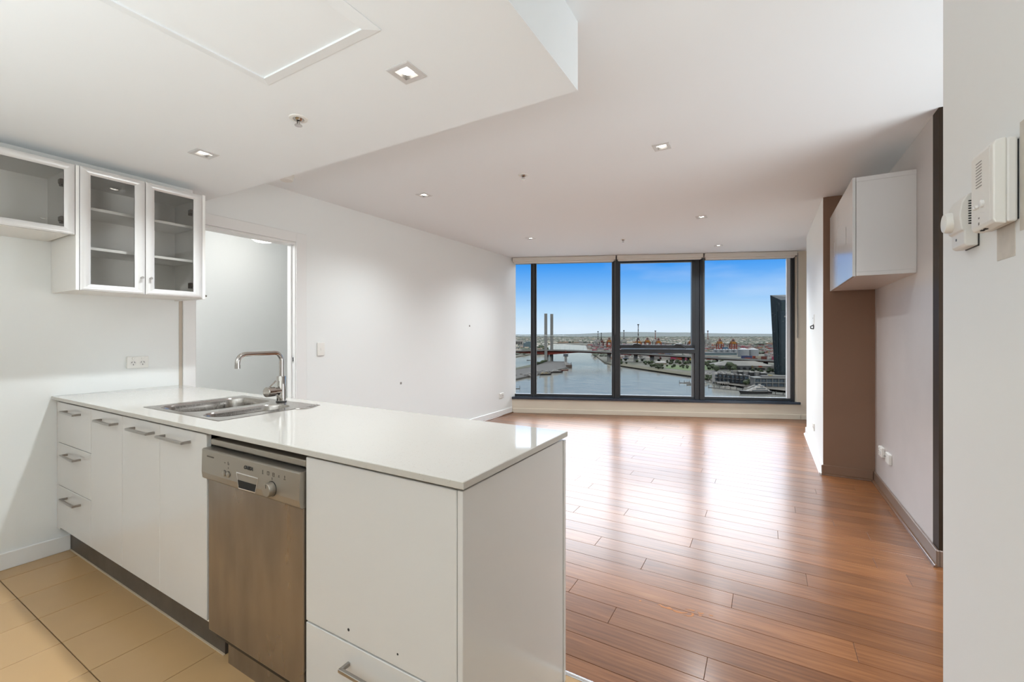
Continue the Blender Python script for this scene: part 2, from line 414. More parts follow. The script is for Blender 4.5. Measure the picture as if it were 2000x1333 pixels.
# scuffs and wall plug holes
M_MARK = mat('pencil_grey_mark', (.25, .23, .21), .8)
for yy, zz in ((5.026, 1.404), (3.688, .727)):
    MB().box(LX, LX + .002, yy - .012, yy + .012, zz - .012, zz + .012).build('wall_plug', M_MARK, wl)
MB().box(LX, LX + .004, 1.503, 1.523, 0, ZC - .3).build('thin_wall_strip', mat('taupe_strip', (.50, .43, .35), .5), wl)  # thin strip in a darker taupe, left of the architrave
d1 = bpy.data.objects.new('door_1', None); COL.objects.link(d1); d1.location = (LX, (DY0 + DY1) / 2, 0); struct(d1)
d1['label'] = 'open doorway with white architrave leading to the hall'
MB().box(LX, LX + .014, DY1 - .012, 2.492, 0, 2.186).build('architrave', M_TRIM, d1, bevel=.003)
MB().box(LX, LX + .014, 1.524, DY0 + .012, 0, 2.186).build('architrave', M_TRIM, d1, bevel=.003)
MB().box(LX, LX + .0142, DY0 + .012, DY1 - .012, DZ + .002, 2.186).build('architrave', M_TRIM, d1, bevel=.003)
MB().box(LX - .11, LX + .004, DY1 - .018, DY1, 0, DZ).build('jamb', M_TRIM, d1, bevel=.002)
MB().box(LX - .11, LX + .004, DY0, DY0 + .018, 0, DZ).build('jamb', M_TRIM, d1, bevel=.002)
MB().box(LX - .11, LX + .004, DY0 + .018, DY1 - .018, DZ - .018, DZ).build('head_jamb', M_TRIM, d1, bevel=.002)
MB().box(LX - .075, LX - .04, DY1 - .030, DY1 - .018, 0, DZ - .018).build('door_stop', M_TRIM, d1, bevel=.002)
MB().box(LX - .038, LX - .012, DY1 - .0195, DY1 - .0175, 1.03, 1.095).build('strike_plate', M_ALU, d1)
MB().box(LX - .030, LX - .018, DY1 - .0200, DY1 - .019, 1.045, 1.08).build('strike_hole', M_DARK, d1)
# hall beyond the doorway
HX = -5.75
mb = MB().box(HX - .1, HX, .2, 5.2, 0, ZC).box(HX, LX - .1, .1, .2, 0, ZC).box(HX, LX - .1, 5.1, 5.2, 0, ZC)
o = struct(mb.build('wall_hall', M_WALL)); o['label'] = 'white hall wall seen through the doorway'
o = struct(MB().box(HX - .1, LX - .1, .1, 5.2, ZC, ZC + .1).build('ceiling_hall', M_CEIL)); o['label'] = 'white ceiling of the hall beyond the doorway'
o = struct(MB().box(HX - .1, LX - .1, .1, 5.2, -.05, -.001).build('floor_hall', mat('hall_carpet', (.45, .42, .38), .9))); o['label'] = 'carpeted hall floor'

# right side: entry wall, brown niche, white pillar
mb = MB().box(PX, PX + .1, YB, NWY, 0, ZC)
wr = struct(mb.build('wall_right_entry', M_WALL)); wr['label'] = 'near grey-white entry wall at the right edge'
M_PATCH = mat('unpainted_patch', (.62, .57, .50), .6, noise=.12, nscale=30)
MB().box(PX - .0012, PX, 1.335, 1.418, 1.452, 1.545).build('paint_patch', M_PATCH, wr)
MB().box(PX - .0010, PX, 1.22, 1.315, 1.50, 1.725).build('paint_patch', M_PATCH, wr)
mb = MB().box(BX, BX + .1, BY0 + .1, BY1, 0, ZC)
wb = struct(mb.build('wall_niche', M_BROWN)); wb['label'] = 'satin taupe-brown niche wall behind the white cabinet'
o = struct(MB().box(BX, XE, BY0, BY0 + .1, 0, ZC).build('wall_niche_end', mat('shaded_niche_brown', (.030, .017, .009), .5, spec=.2))); o['label'] = 'niche wall end beside the entry wall, its shade painted dark brown'  # same paint as the niche wall; its shade is put into this darker colour
mb = MB().box(PX, PX + .002, BY1 + .002, PY1, 0, ZC).box(PX, XE, PY1 - .002, PY1, 0, ZC)
wp = struct(mb.build('wall_pillar_side', M_WALL)); wp['label'] = 'bright white wall pier between brown niche and window'
o = struct(MB().box(PX + .0005, BX, BY1, BY1 + .1, 0, ZC).build('wall_pillar_face', M_BROWN2)); o['label'] = 'matt brown face of the pier beside the niche'
o = struct(MB().box(XE, XE + .1, YB, 9, 0, ZC).box(PX + .1, XE, YB - .1, YB, 0, ZC).build('wall_hidden_right', M_WALL))
o = struct(MB().box(LX - .1, PX + .1, YB - .1, YB, 0, ZC).build('wall_rear', M_WALL))
# solid end of the window wall
mb = MB(); fbox(mb, 4.39, FEND, 0, .2, 0, ZC); fbox(mb, 4.345, 4.39, .0, .2, 0, ZC)
o = struct(mb.build('wall_window_end', M_CREAM)); o['label'] = 'narrow cream wall strip right of the window'

# baseboards
def bb(name, mbx, m, lab): o = struct(mbx.build(name, m, bevel=.003)); o['label'] = lab; return o
bb('baseboard_left', MB().box(LX, LX + .014, 2.493, 6.2, 0, .09), M_TRIM, 'white baseboard along the living room wall')
bb('baseboard_kitchen', MB().box(LX, LX + .014, YB, .942, 0, .092), M_TRIM, 'scuffed white baseboard beside the kitchen drawers')
bb('baseboard_pillar', MB().box(PX - .014, PX, BY1 - .014, PY1, 0, .09), M_TRIM, 'white baseboard on the wall pier')
bb('baseboard_pillar_brown', MB().box(PX - .0135, BX - .014, BY1 - .0145, BY1, 0, .0895), M_BROWN2, 'brown baseboard under the pier face')
bb('baseboard_niche', MB().box(BX - .014, BX, BY0 - .014, BY1 - .0145, 0, .09).box(BX, XE, BY0 - .014, BY0, 0, .09), M_BROWN3, 'brown baseboard along the niche wall')
M_BEAD = mat('brown_bead', (.16, .085, .05), .22)
o = struct(MB().extr([(BX - .014, 0), (BX - .030, 0), (BX - .0295, .005), (BX - .026, .011), (BX - .021, .0145), (BX - .014, .016)], 'y', BY0 - .03, BY1 - .015).build('trim_2', M_BEAD, smooth=True)); o['label'] = 'glossy quarter-round bead at the foot of the niche baseboard'
o = struct(MB().extr([(BY1 - .0145, 0), (BY1 - .030, 0), (BY1 - .0295, .005), (BY1 - .026, .011), (BY1 - .021, .0145), (BY1 - .0145, .016)], 'x', PX - .03, BX - .03).build('trim_3', M_BEAD, smooth=True)); o['label'] = 'brown quarter-round bead under the pier face'
o = struct(MB().extr([(PX - .014, 0), (PX - .030, 0), (PX - .0295, .005), (PX - .026, .011), (PX - .021, .0145), (PX - .014, .016)], 'y', BY1 - .03, PY1).build('trim_4', M_TRIM, smooth=True)); o['label'] = 'white quarter-round bead along the pier'
o = struct(MB().extr([(LX + .014, 0), (LX + .030, 0), (LX + .0295, .005), (LX + .026, .011), (LX + .021, .0145), (LX + .014, .016)], 'y', 2.5, 6.22).build('trim_5', M_BEAD, smooth=True)); o['label'] = 'brown quarter-round bead along the left wall'
bb('baseboard_window', (lambda m: fbox(m, .015, 4.39, -.012, 0, 0, .073))(MB()), M_CREAM, 'cream baseboard under the window panel')
bb('baseboard_window_end', (lambda m: fbox(m, 4.40, FEND, -.012, 0, 0, .073))(MB()), M_CREAM, 'cream baseboard on the wall strip right of the window')

# ------------------------------------------------------------------ window wall
w1 = bpy.data.objects.new('window_1', None); COL.objects.link(w1); w1.location = fp(2.2, .05, 0); struct(w1)
w1['label'] = 'wide dark framed window overlooking river, bridge and port'
def fpart(name, m, a0, a1, o0, o1, z0, z1, bev=.0, parent=w1, lab=None, smooth=False):
    o = fbox(MB(), a0, a1, o0, o1, z0, z1).build(name, m, parent, bevel=bev)
    if lab: o['label'] = lab
    return o
sp = struct((lambda m: fbox(m, 0, 4.345, 0, .12, 0, .225))(MB()).build('wall_under_window', M_CREAM)); sp['label'] = 'low cream panel between window sill and floor'
fpart('sill', M_SILL, 0, 4.385, -.022, .12, .225, .262, .003, lab='glossy dark blue-grey window sill')
fpart('bottom_rail', M_ANTH, 0, 4.345, .085, .15, .262, .300, .003)
fpart('top_rail', M_ANTH, 0, 4.345, .085, .15, 2.452, ZC)
GZ0, GZ1 = .30, 2.455
# rounded outer mullion, then the square ones
mb = MB(); c0 = fp(.3465, .12); mb.cyl(c0, .041, .26, ZC - .02, 20); mb.build('mullion', M_ANTH, w1, smooth=True)
fpart('mullion', M_ANTH, 1.622, 1.655, .07, .15, .262, ZC - .01, .002)
fpart('mullion', M_ANTH, 1.655, 1.734, .045, .17, .262, ZC - .01, .003)
fpart('mullion', M_ANTH, 2.885, 2.955, .07, .17, .262, ZC - .01, .003)
fpart('mullion', M_ANTH, 2.955, 3.028, .045, .17, .262, ZC - .01, .003)
fpart('end_frame', M_ANTH, 4.288, 4.338, .06, .17, .262, ZC - .01, .003)
fpart('end_reveal', mat('silver_anodised', (.62, .62, .62), .4), 4.236, 4.288, .085, .115, .30, 2.455, .002, lab='pale silver strip beside the last pane')
# silver glazing beads
M_BEADG = mat('grey_glazing_bead', (.14, .145, .15), .4, metal=.3)
for a in (.3035, .392, 1.616, 3.033): fpart('glazing_bead', M_BEADG, a - .004, a + .004, .09, .125, .30, 2.455)
fpart('glazing_bead', M_BEADG, 1.736, 1.748, .10, .125, .30, .985)
fpart('glazing_bead', M_BEADG, 2.846, 2.884, .10, .125, .30, .985)
fpart('glazing_bead', M_BEADG, .40, 1.612, .09, .125, .30, .308)
fpart('glazing_bead', M_BEADG, 1.75, 2.845, .09, .125, .30, .308)
fpart('glazing_bead', M_BEADG, 3.04, 4.232, .09, .125, .30, .308)
# transom and opening sash in the middle bay
tr = fpart('transom', M_ANTH, 1.734, 2.885, .06, .16, .984, 1.045, .004)
fpart('transom_strip', mat('polished_sill_strip', (.25, .30, .36), .12, metal=.6), 1.76, 2.87, .050, .11, 1.045, 1.062, .001)
fpart('sash_rail', M_ANTH, 1.734, 2.885, .055, .13, 1.064, 1.118, .004)
fpart('sash_rail', M_ANTH, 1.734, 2.885, .055, .13, 2.425, 2.465, .004)
fpart('sash_stile', M_ANTH, 1.734, 1.742, .055, .13, 1.064, 2.46, .002)
fpart('sash_stile', M_ANTH, 2.838, 2.885, .055, .13, 1.064, 2.46, .003)
for a, b, z0, z1 in ((0, .305, GZ0, GZ1), (.388, 1.62, GZ0, GZ1), (1.735, 2.885, .305, .985), (1.742, 2.84, 1.118, 2.43), (3.03, 4.29, GZ0, GZ1)):
    fpart('pane', M_GLASS, a, b, .117, .1195, z0, z1)
# window lever and winder
def dome(a, z, ra, rz, name, extra=None):
    mb = MB(); n = 14
    rs = []
    for k, q in enumerate((1., .97, .8, .45, .1)):
        dep = (0, .012, .020, .026, .028)[k]
        rs.append([fp(a + ra * q * math.cos(math.pi * i / n), .055 - dep, z + rz * q * math.sin(math.pi * i / n)) for i in range(n + 1)])
    mb.rings(rs, False, True, False)
    mb.add([p for p in rs[0]], [tuple(range(n + 1))])
    if extra: extra(mb)
    return mb.build(name, M_BLACK, w1, smooth=True)
dome(1.998, 1.113, .070, .032, 'sash_lever', lambda mb: mb.tube([fp(2.005, .040, 1.135), fp(2.005, .033, 1.16), fp(2.005, .030, 1.235)], .0075, 10))
dome(2.64, 1.113, .072, .032, 'sash_winder', lambda mb: mb.tube([fp(2.66, .03, 1.118), fp(2.70, .012, 1.095), fp(2.735, .0, 1.065), fp(2.72, -.002, 1.055)], .006, 8))

# roller blinds
M_BLIND = mat('ivory_blind', (.74, .70, .63), .5)
M_BLINDR = mat('pale_blind_rail', (.86, .85, .82), .4)
def blind(a0, a1, label, zb):
    b = thing('roller_blind', fp((a0 + a1) / 2, .0, zb), label, 'blind', 'rolled-up blinds above the window')
    fbox(MB(), a0, a1, -.035, .075, ZC - .066, ZC - .003).build('headbox', M_BLIND, b, bevel=.008, seg=2)
    mb = MB(); rr = [fp(a0 + .02, .02, ZC - .06), fp(a1 - .02, .02, ZC - .06)]; mb.tube(rr, .026, 14).build('roller', M_BLIND, b, smooth=True)
    fbox(MB(), a0 + .025, a1 - .03, .012, .03, zb, ZC - .066).build('bottom_rail', M_BLINDR, b, bevel=.004)
    mb = MB(); fbox(mb, a1 - .012, a1 + .002, -.03, .07, ZC - .08, ZC - .004); mb.build('end_bracket', M_NICKEL, b)
    return b
b1 = blind(.01, 1.66, 'ivory roller blind rolled up above the leftmost two panes', 2.447)
b2 = blind(1.68, 2.985, 'ivory roller blind rolled up above the middle opening sash', 2.452)
b3 = blind(3.005, 4.335, 'ivory roller blind rolled up above the right-hand pane', 2.445)
# bead chains
for a, z1, bb_ in ((1.646, 1.29, b1), (2.99, 1.30, b2), (4.338, 1.24, b3)):
    MB().tube([fp(a, -.012, ZC - .03), fp(a, -.012, z1), fp(a + .006, -.012, z1 - .01), fp(a + .012, -.012, z1), fp(a + .012, -.012, ZC - .03)], .0028, 6).build('bead_chain', M_BEADG, bb_)

# daylight sampling portal in the opening
pl = bpy.data.lights.new('window_portal', 'AREA'); pl.shape = 'RECTANGLE'; pl.size = 4.4; pl.size_y = 2.3; pl.cycles.is_portal = True
po = bpy.data.objects.new('window_portal', pl); COL.objects.link(po); po.location = fp(2.17, .20, 1.37)
po.rotation_euler = Vector((-FN[0], -FN[1], 0)).to_track_quat('-Z', 'Z').to_euler()
# ------------------------------------------------------------------ downlights
def lamp_light(name, parent, loc, power, ang=138, color=WARM, blend=1., rad=.025):
    l = bpy.data.lights.new(name, 'SPOT'); l.energy = power; l.spot_size = math.radians(ang); l.spot_blend = blend
    l.shadow_soft_size = rad; l.color = color
    o = bpy.data.objects.new(name, l); COL.objects.link(o); o.parent = parent
    o.location = Vector(loc) - world_loc(parent)
    return o
def downlight(x, y, z, label, power=LAMP, group='recessed square downlights'):
    t = thing('downlight', (x, y, z), label, 'downlight', group)
    mb = MB(); a, b, k = .054, .031, z - .005
    P = lambda r, zz: [(x - r, y - r, zz), (x + r, y - r, zz), (x + r, y + r, zz), (x - r, y + r, zz)]
    mb.rings([P(a, z), P(a, z - .003), P(a - .004, k), P(b, k + .001)], False, False)
    mb.build('trim', M_TRIMDL, t)
    MB().rings([P(b, k + .001), P(b - .002, z + .012), P(b - .004, z + .036)], False, False).build('reflector', mat('dark_reflector', (.10, .095, .09), .4, metal=.5), t)
    MB().box(x - .036, x + .036, y - .036, y + .036, z + .036, z + .10).build('can', MAT['dark_reflector'], t)
    MB().lathe((x, y), [(.006, z + .034), (.020, z + .030), (.026, z + .010), (.0262, z + .006), (.019, z + .002), (.004, z + .0005)], 18).build('lens', M_LENS, t, smooth=True)
    lamp_light('lamp', t, (x, y, z - .008), power)
    return t
M_TRIMDL = mat('satin_nickel_trim', (.70, .69, .68), .35, metal=.25)
downlight(*DL_S[0], ZS, 'bright square downlight in the lowered ceiling, nearest the camera', LAMP * .45)
downlight(*DL_S[1], ZS, 'square downlight in the lowered ceiling beside the glass wall cabinets', LAMP * .6)
for (x, y), t in zip(DL_M, ('square downlight in the living room ceiling, largest one right of the bulkhead', 'square downlight near the left wall, just beyond the bulkhead',
                            'square downlight halfway to the window on the right', 'square downlight near the left wall, close to the window', 'square downlight closest to the right window pane')):
    downlight(x, y, ZC, t, LAMP * (.75 if x < -2 else 1.))
for i, (x, y) in enumerate(DL_X):
    downlight(x, y, ZS if x < SX else ZC, ('added downlight behind the camera near the kitchen wall', 'added downlight behind the camera at mid kitchen', 'added downlight behind the camera in the entry')[i], LAMP * .1)

# opal dome lamps: the one in the hall shows through the doorway
def dome_lamp(x, y, label, power, col=(1, .95, .89)):
    t = thing('dome_lamp', (x, y, 2.365), label, 'lamp', 'opal dome ceiling lamps')
    MB().lathe((x, y), [(.02, 2.37), (.09, 2.38), (.135, 2.41), (.155, 2.455), (.158, 2.50)], 28, True, False).build('shade', M_OPAL, t, smooth=True)
    MB().cyl((x, y), .165, 2.50, ZC, 28).build('base', M_WPLAS, t, smooth=True)
    l = bpy.data.lights.new('bulb', 'POINT'); l.energy = power; l.shadow_soft_size = .10; l.color = col
    o = bpy.data.objects.new('bulb', l); COL.objects.link(o); o.parent = t; o.location = (0, 0, -.13)
dome_lamp(-5.13, 3.0, 'glowing opal dome lamp on the hall ceiling', 3, (.97, .99, 1.02))
dome_lamp(-4.35, .95, 'added second opal dome lamp further along the hall, out of frame', 52, (.97, .99, 1.02))  # unseen lamp added to brighten the hall wall
downlight(1.35, 2.5, ZC, 'added downlight in the side passage, out of frame', LAMP * .5)  # unseen lamp added to light the passage

# sprinklers
def sprinkler(x, y, z, label):
    t = thing('sprinkler_head', (x, y, z - .035), label, 'sprinkler', 'ceiling sprinkler heads')
    MB().lathe((x, y), [(.040, z), (.038, z - .004), (.026, z - .006), (.022, z - .003)], 22, False, False).build('escutcheon', M_WPLAS, t, smooth=True)
    MB().lathe((x, y), [(.023, z - .002), (.018, z - .012), (.010, z - .016)], 18).build('body', M_CHROME, t, smooth=True)
    MB().box(x - .009, x - .006, y - .002, y + .002, z - .032, z - .012).box(x + .006, x + .009, y - .002, y + .002, z - .032, z - .012).build('frame_arm', M_CHROME, t)
    MB().cyl((x, y), .016, z - .035, z - .032, 16).build('deflector', M_CHROME, t)
sprinkler(-1.832, 1.232, ZS, 'sprinkler head between the two lowered-ceiling downlights')
sprinkler(-1.653, 3.032, ZC, 'sprinkler head in the middle of the living room ceiling')
sprinkler(-1.631, 5.753, ZC, 'small sprinkler head near the window')
# smoke detector half hidden behind the lowered ceiling edge
t = thing('smoke_detector', (-3.26, 2.09, 2.485), 'white smoke detector half hidden behind the lowered ceiling edge', 'smoke detector')
MB().lathe((-3.26, 2.09), [(.02, 2.492), (.045, 2.494), (.05, 2.505), (.052, ZC - .012)], 24).build('body', M_WPLAS, t, smooth=True)
MB().cyl((-3.26, 2.09), .056, ZC - .012, ZC, 24).build('base', M_WPLAS, t)

# access hatch in the lowered ceiling
hx0, hx1, hy0, hy1, hw = -1.645, -1.110, .43, .965, .042
t = thing('access_hatch', ((hx0 + hx1) / 2, (hy0 + hy1) / 2, ZS - .012), 'square white access hatch with mitred frame in the lowered ceiling', 'hatch')
MB().box(hx0, hx1, hy0, hy1, ZS - .004, ZS - .0005).build('panel', M_CEIL, t)
inn = [(hx0, hy0), (hx1, hy0), (hx1, hy1), (hx0, hy1)]; outr = [(hx0 - hw, hy0 - hw), (hx1 + hw, hy0 - hw), (hx1 + hw, hy1 + hw), (hx0 - hw, hy1 + hw)]
for i in range(4):
    j = (i + 1) % 4
    MB().add([(*inn[i], ZS - .001), (*inn[j], ZS - .001), (*outr[j], ZS - .0005), (*outr[i], ZS - .0005), (*inn[i], ZS - .011), (*inn[j], ZS - .011), (*outr[j], ZS - .003), (*outr[i], ZS - .003)],
             [(0, 1, 2, 3), (4, 7, 6, 5), (0, 4, 5, 1), (2, 6, 7, 3), (1, 5, 6, 2), (0, 3, 7, 4)]).build('frame_bar', M_CEIL, t)

# ------------------------------------------------------------------ kitchen peninsula
CT, CX1, CY0, CY1 = .9254, -.6355, .8618, 1.5110
TH = .020
DF = .875                          # face of the doors
KZ = .172                          # underside of the doors
def handle(x0, x1, z, parent, y=DF):
    mb = MB()
    r = .0055
    mb.box(x0, x1, y - .036, y - .025, z - r, z + r).box(x0, x0 + .010, y - .026, y + .001, z - r, z + r).box(x1 - .010, x1, y - .026, y + .001, z - r, z + r)
    return mb.build('handle', M_NICKEL, parent, bevel=.0012)
def front(name, x0, x1, z0, z1, parent, m=M_LAM):
    return MB().box(x0 + .0015, x1 - .0015, DF, DF + .018, z0 + .0015, z1 - .0015).build(name, m, parent, bevel=.0018)
def carcass(x0, x1, parent, z0=.15, z1=.893, y1=1.45):
    mb = MB()
    mb.box(x0, x0 + .016, DF + .020, y1, z0, z1).box(x1 - .016, x1, DF + .020, y1, z0, z1).box(x0 + .016, x1 - .016, DF + .020, y1, z0, z0 + .016).box(x0 + .016, x1 - .016, y1 - .016, y1, z0 + .016, z1)
    return mb.build('body', M_CARC, parent)
# drawers
t = thing('drawer_unit', (-3.29, 1.16, .15), 'three-drawer white gloss base unit against the left wall', 'cabinet')
carcass(-3.542, -3.042, t)
for z0, z1 in ((.662, .897), (.416, .662), (KZ, .416)):
    d = front('drawer', -3.542, -3.040, z0, z1, t)
    handle(-3.392, -3.184, {.662: .853, .416: .610}.get(z0, .366), d)
MB().box(LX + .002, -3.544, DF + .010, DF + .026, .15, .893).build('filler', M_LAM, t)
# sink cabinet
t = thing('sink_cabinet', (-2.65, 1.16, .15), 'two-door white gloss base cabinet under the sink', 'cabinet')
carcass(-3.040, -2.269, t, z1=.70)
for a, b in ((-3.040, -2.653), (-2.653, -2.267)):
    d = front('door', a, b, KZ, .897, t); handle(a + .132, a + .340, .853, d)
# single cabinet
t = thing('base_cabinet', (-2.07, 1.16, .15), 'single-door white gloss base cabinet beside the dishwasher', 'cabinet')
carcass(-2.267, -1.870, t, z1=.70)
d = front('door', -2.267, -1.872, KZ, .897, t); handle(-2.224, -1.996, .853, d)
# cabinet at the end
t = thing('end_cabinet', (-.96, 1.16, .15), 'wide white base cabinet at the peninsula end with screw holes', 'cabinet')
carcass(-1.262, -.666, t, z0=.10)
d = front('door', -1.264, -.6645, .376, .897, t)
for hx, r in ((-1.063, .0045), (-.866, .003)):
    MB().tube([(hx, DF - .0006, .414), (hx, DF + .004, .414)], r, 10).build('screw_hole', M_DARK, d)
d = front('drawer', -1.264, -.6645, .10, .374, t); handle(-1.066, -.866, .315, d)
t = MB().box(-.664, -.647, DF, 1.491, .001, .896).build('gable_panel', M_LAM, bevel=.0012)
tag(t, 'plain white side panel closing the peninsula end', 'panel')
t = MB().box(LX + .002, -.641, 1.4915, 1.5055, .001, .894).build('back_panel', M_LAM, bevel=.001)
tag(t, 'long white panel on the living room side of the peninsula', 'panel')
t = MB().box(-3.59, -1.874, .942, .956, .0, .152).build('kickboard', M_KICK, bevel=.001)
tag(t, 'recessed dark grey kickboard under the white cabinets', 'kickboard')
o = MB().box(-3.6, -1.874, .936, .942, -.001, .004).build('silicone_bead', mat('cream_silicone', (.55, .45, .33), .5), t)
t = MB().box(-1.258, -.668, .93, .944, .0, .098).build('kickboard', M_KICK, bevel=.001); tag(t, 'dark kickboard under the peninsula end cabinet', 'kickboard')

# stone worktop with the sink cut-out
def grid_prism(xs, ys, z0, z1, skip):
    mb = MB(); nx, ny = len(xs), len(ys)
    for z in (z0, z1): mb.v += [(x, y, z) for y in ys for x in xs]
    I = lambda i, j, k: k * nx * ny + j * nx + i
    cell = lambda i, j: 0 <= i < nx - 1 and 0 <= j < ny - 1 and (i, j) not in skip
    for i in range(nx - 1):
        for j in range(ny - 1):
            if not cell(i, j): continue
            mb.f += [(I(i, j, 0), I(i, j + 1, 0), I(i + 1, j + 1, 0), I(i + 1, j, 0)), (I(i, j, 1), I(i + 1, j, 1), I(i + 1, j + 1, 1), I(i, j + 1, 1))]
            if not cell(i, j - 1): mb.f.append((I(i, j, 0), I(i + 1, j, 0), I(i + 1, j, 1), I(i, j, 1)))
            if not cell(i, j + 1): mb.f.append((I(i + 1, j + 1, 0), I(i, j + 1, 0), I(i, j + 1, 1), I(i + 1, j + 1, 1)))
            if not cell(i - 1, j): mb.f.append((I(i, j + 1, 0), I(i, j, 0), I(i, j, 1), I(i, j + 1, 1)))
            if not cell(i + 1, j): mb.f.append((I(i + 1, j, 0), I(i + 1, j + 1, 0), I(i + 1, j + 1, 1), I(i + 1, j, 1)))
    return mb
wt = grid_prism([LX + .001, -2.635, -1.972, CX1], [CY0, .972, 1.418, CY1], CT - TH, CT, {(1, 1)}).build('worktop', M_STONE, bevel=.0018)
tag(wt, 'pale speckled stone worktop on the kitchen peninsula', 'worktop')
o = MB().box(-1.866, -1.268, .885, 1.46, CT - TH - .007, CT - TH).build('support_rail', M_CARC, wt)

# sink
def rrect(x0, x1, y0, y1, r, z, n=7):
    p = []
    for cx, cy, a in ((x1 - r, y1 - r, 0), (x0 + r, y1 - r, 90), (x0 + r, y0 + r, 180), (x1 - r, y0 + r, 270)):
        for k in range(n + 1):
            q = math.radians(a + 90 * k / n); p.append((cx + r * math.cos(q), cy + r * math.sin(q), z))
    return p
sk = thing('sink', (-2.30, 1.19, CT - .16), 'stainless steel sink with one and a half bowls set in the worktop', 'sink')
sx0, sx1, sy0, sy1 = -2.652, -1.953, .955, 1.436
bowls = [(-2.603, -2.262, .982, 1.392, .085, .165), (-2.192, -2.018, .982, 1.345, .075, .125)]
bm = bmesh.new()
zt = CT + .0022
def loop(bm, pts):
    vs = [bm.verts.new(p) for p in pts]; return [bm.edges.new((vs[i], vs[(i + 1) % len(vs)])) for i in range(len(vs))]
ed = loop(bm, [(x, y, zt) for x, y in ((sx0 + .004, sy0 + .004), (sx1 - .004, sy0 + .004), (sx1 - .004, sy1 - .004), (sx0 + .004, sy1 - .004))])
for x0, x1, y0, y1, r, dp in bowls: ed += loop(bm, rrect(x0, x1, y0, y1, r, zt))
bmesh.ops.triangle_fill(bm, use_beauty=True, use_dissolve=False, edges=ed)
for f in bm.faces:
    if f.normal.z < 0: f.normal_flip()
v = []; fc = []
bm.verts.index_update()
for q in bm.verts: v.append(tuple(q.co))
for f in bm.faces: fc.append(tuple(q.index for q in f.verts))
bm.free()
mb = MB().add(v, fc)
R = lambda d, z: [(sx0 + d, sy0 + d, z), (sx1 - d, sy0 + d, z), (sx1 - d, sy1 - d, z), (sx0 + d, sy1 - d, z)]
mb.rings([R(.004, zt), R(.001, CT + .0012), R(0, CT + .0002)], False, False)
mb.build('rim', M_STEEL, sk, flip=False)
for x0, x1, y0, y1, r, dp in bowls:
    prof = [(0, 0), (.002, .004), (.0045, .010), (.007, .03), (.012, dp * .55), (.016, dp * .8), (.024, dp * .93), (.045, dp)]
    MB().rings([rrect(x0 + d, x1 - d, y0 + d, y1 - d, max(.02, r - d * .6), zt - h) for d, h in prof][::-1], True, False).build('bowl', M_STEEL, sk, smooth=True)
    cx, cy = (x0 + x1) / 2, (y0 + y1) / 2
    MB().lathe((cx, cy), [(.030, zt - dp + .0005), (.034, zt - dp + .003), (.026, zt - dp + .004), (.012, zt - dp + .001)], 20).build('waste', M_CHROME, sk, smooth=True)
for k in range(3):   # pressed ribs on the drainer
    rr = .10 + .014 * k
    MB().tube([(-2.045 + rr * math.cos(q), 1.335 + rr * math.sin(q) * .9, zt) for q in [math.radians(d) for d in range(-25, 66, 9)]], .0016, 6).build('drainer_rib', M_STEEL, sk)

# tap
TXc, TYc = -2.222, 1.396
tp = thing('mixer_tap', (TXc, TYc, zt), 'chrome mixer tap with square-bent spout behind the sink bowls', 'tap')
MB().lathe((TXc, TYc), [(.026, zt), (.026, zt + .004), (.0235, zt + .006)], 24).build('base_ring', M_BLACK, tp)
MB().lathe((TXc, TYc), [(.0225, zt + .004), (.0225, 1.062), (.0215, 1.0645)], 28).build('body', M_CHROME, tp, smooth=True)
sd = Vector((.044, -.245, 0)).normalized()
top = 1.1885; p0 = Vector((TXc, TYc, 0)); ln = .250; rb = .042
pts = [p0 + Vector((0, 0, 1.06)), p0 + Vector((0, 0, top - rb))]
for k in range(1, 9):
    a = math.radians(90 * k / 8); pts.append(p0 + sd * (rb - rb * math.cos(a)) + Vector((0, 0, top - rb + rb * math.sin(a))))
for k in range(0, 9):
    a = math.radians(90 * k / 8); pts.append(p0 + sd * (ln - rb + rb * math.sin(a)) + Vector((0, 0, top - rb + rb * math.cos(a))))
pts.append(p0 + sd * ln + Vector((0, 0, top - rb - .012)))
MB().tube(pts, .0112, 16).build('spout', M_CHROME, tp, smooth=True)
e = p0 + sd * ln; MB().tube([e + Vector((0, 0, top - rb - .008)), e + Vector((0, 0, top - rb - .025))], .0122, 16).build('aerator', M_CHROME, tp, smooth=True)
kz = .988
kn = MB().tube([p0 + Vector((0, 0, kz)), p0 + sd * .048 + Vector((0, 0, kz))], .0185, 20).build('valve_collar', M_CHROME, tp, smooth=True)
kn = MB().tube([p0 + sd * .049 + Vector((0, 0, kz)), p0 + sd * .0495 + Vector((0, 0, kz)), p0 + sd * .090 + Vector((0, 0, kz)), p0 + sd * .092 + Vector((0, 0, kz))], [.0235, .0255, .0255, .0235], 22).build('valve_knob', M_CHROME, tp, smooth=True)
q = p0 + sd * .072 + Vector((0, 0, kz + .024)); MB().tube([q, q - sd * .034 + Vector((0.006, 0, .030))], .0032, 10).build('lever_pin', M_CHROME, kn)

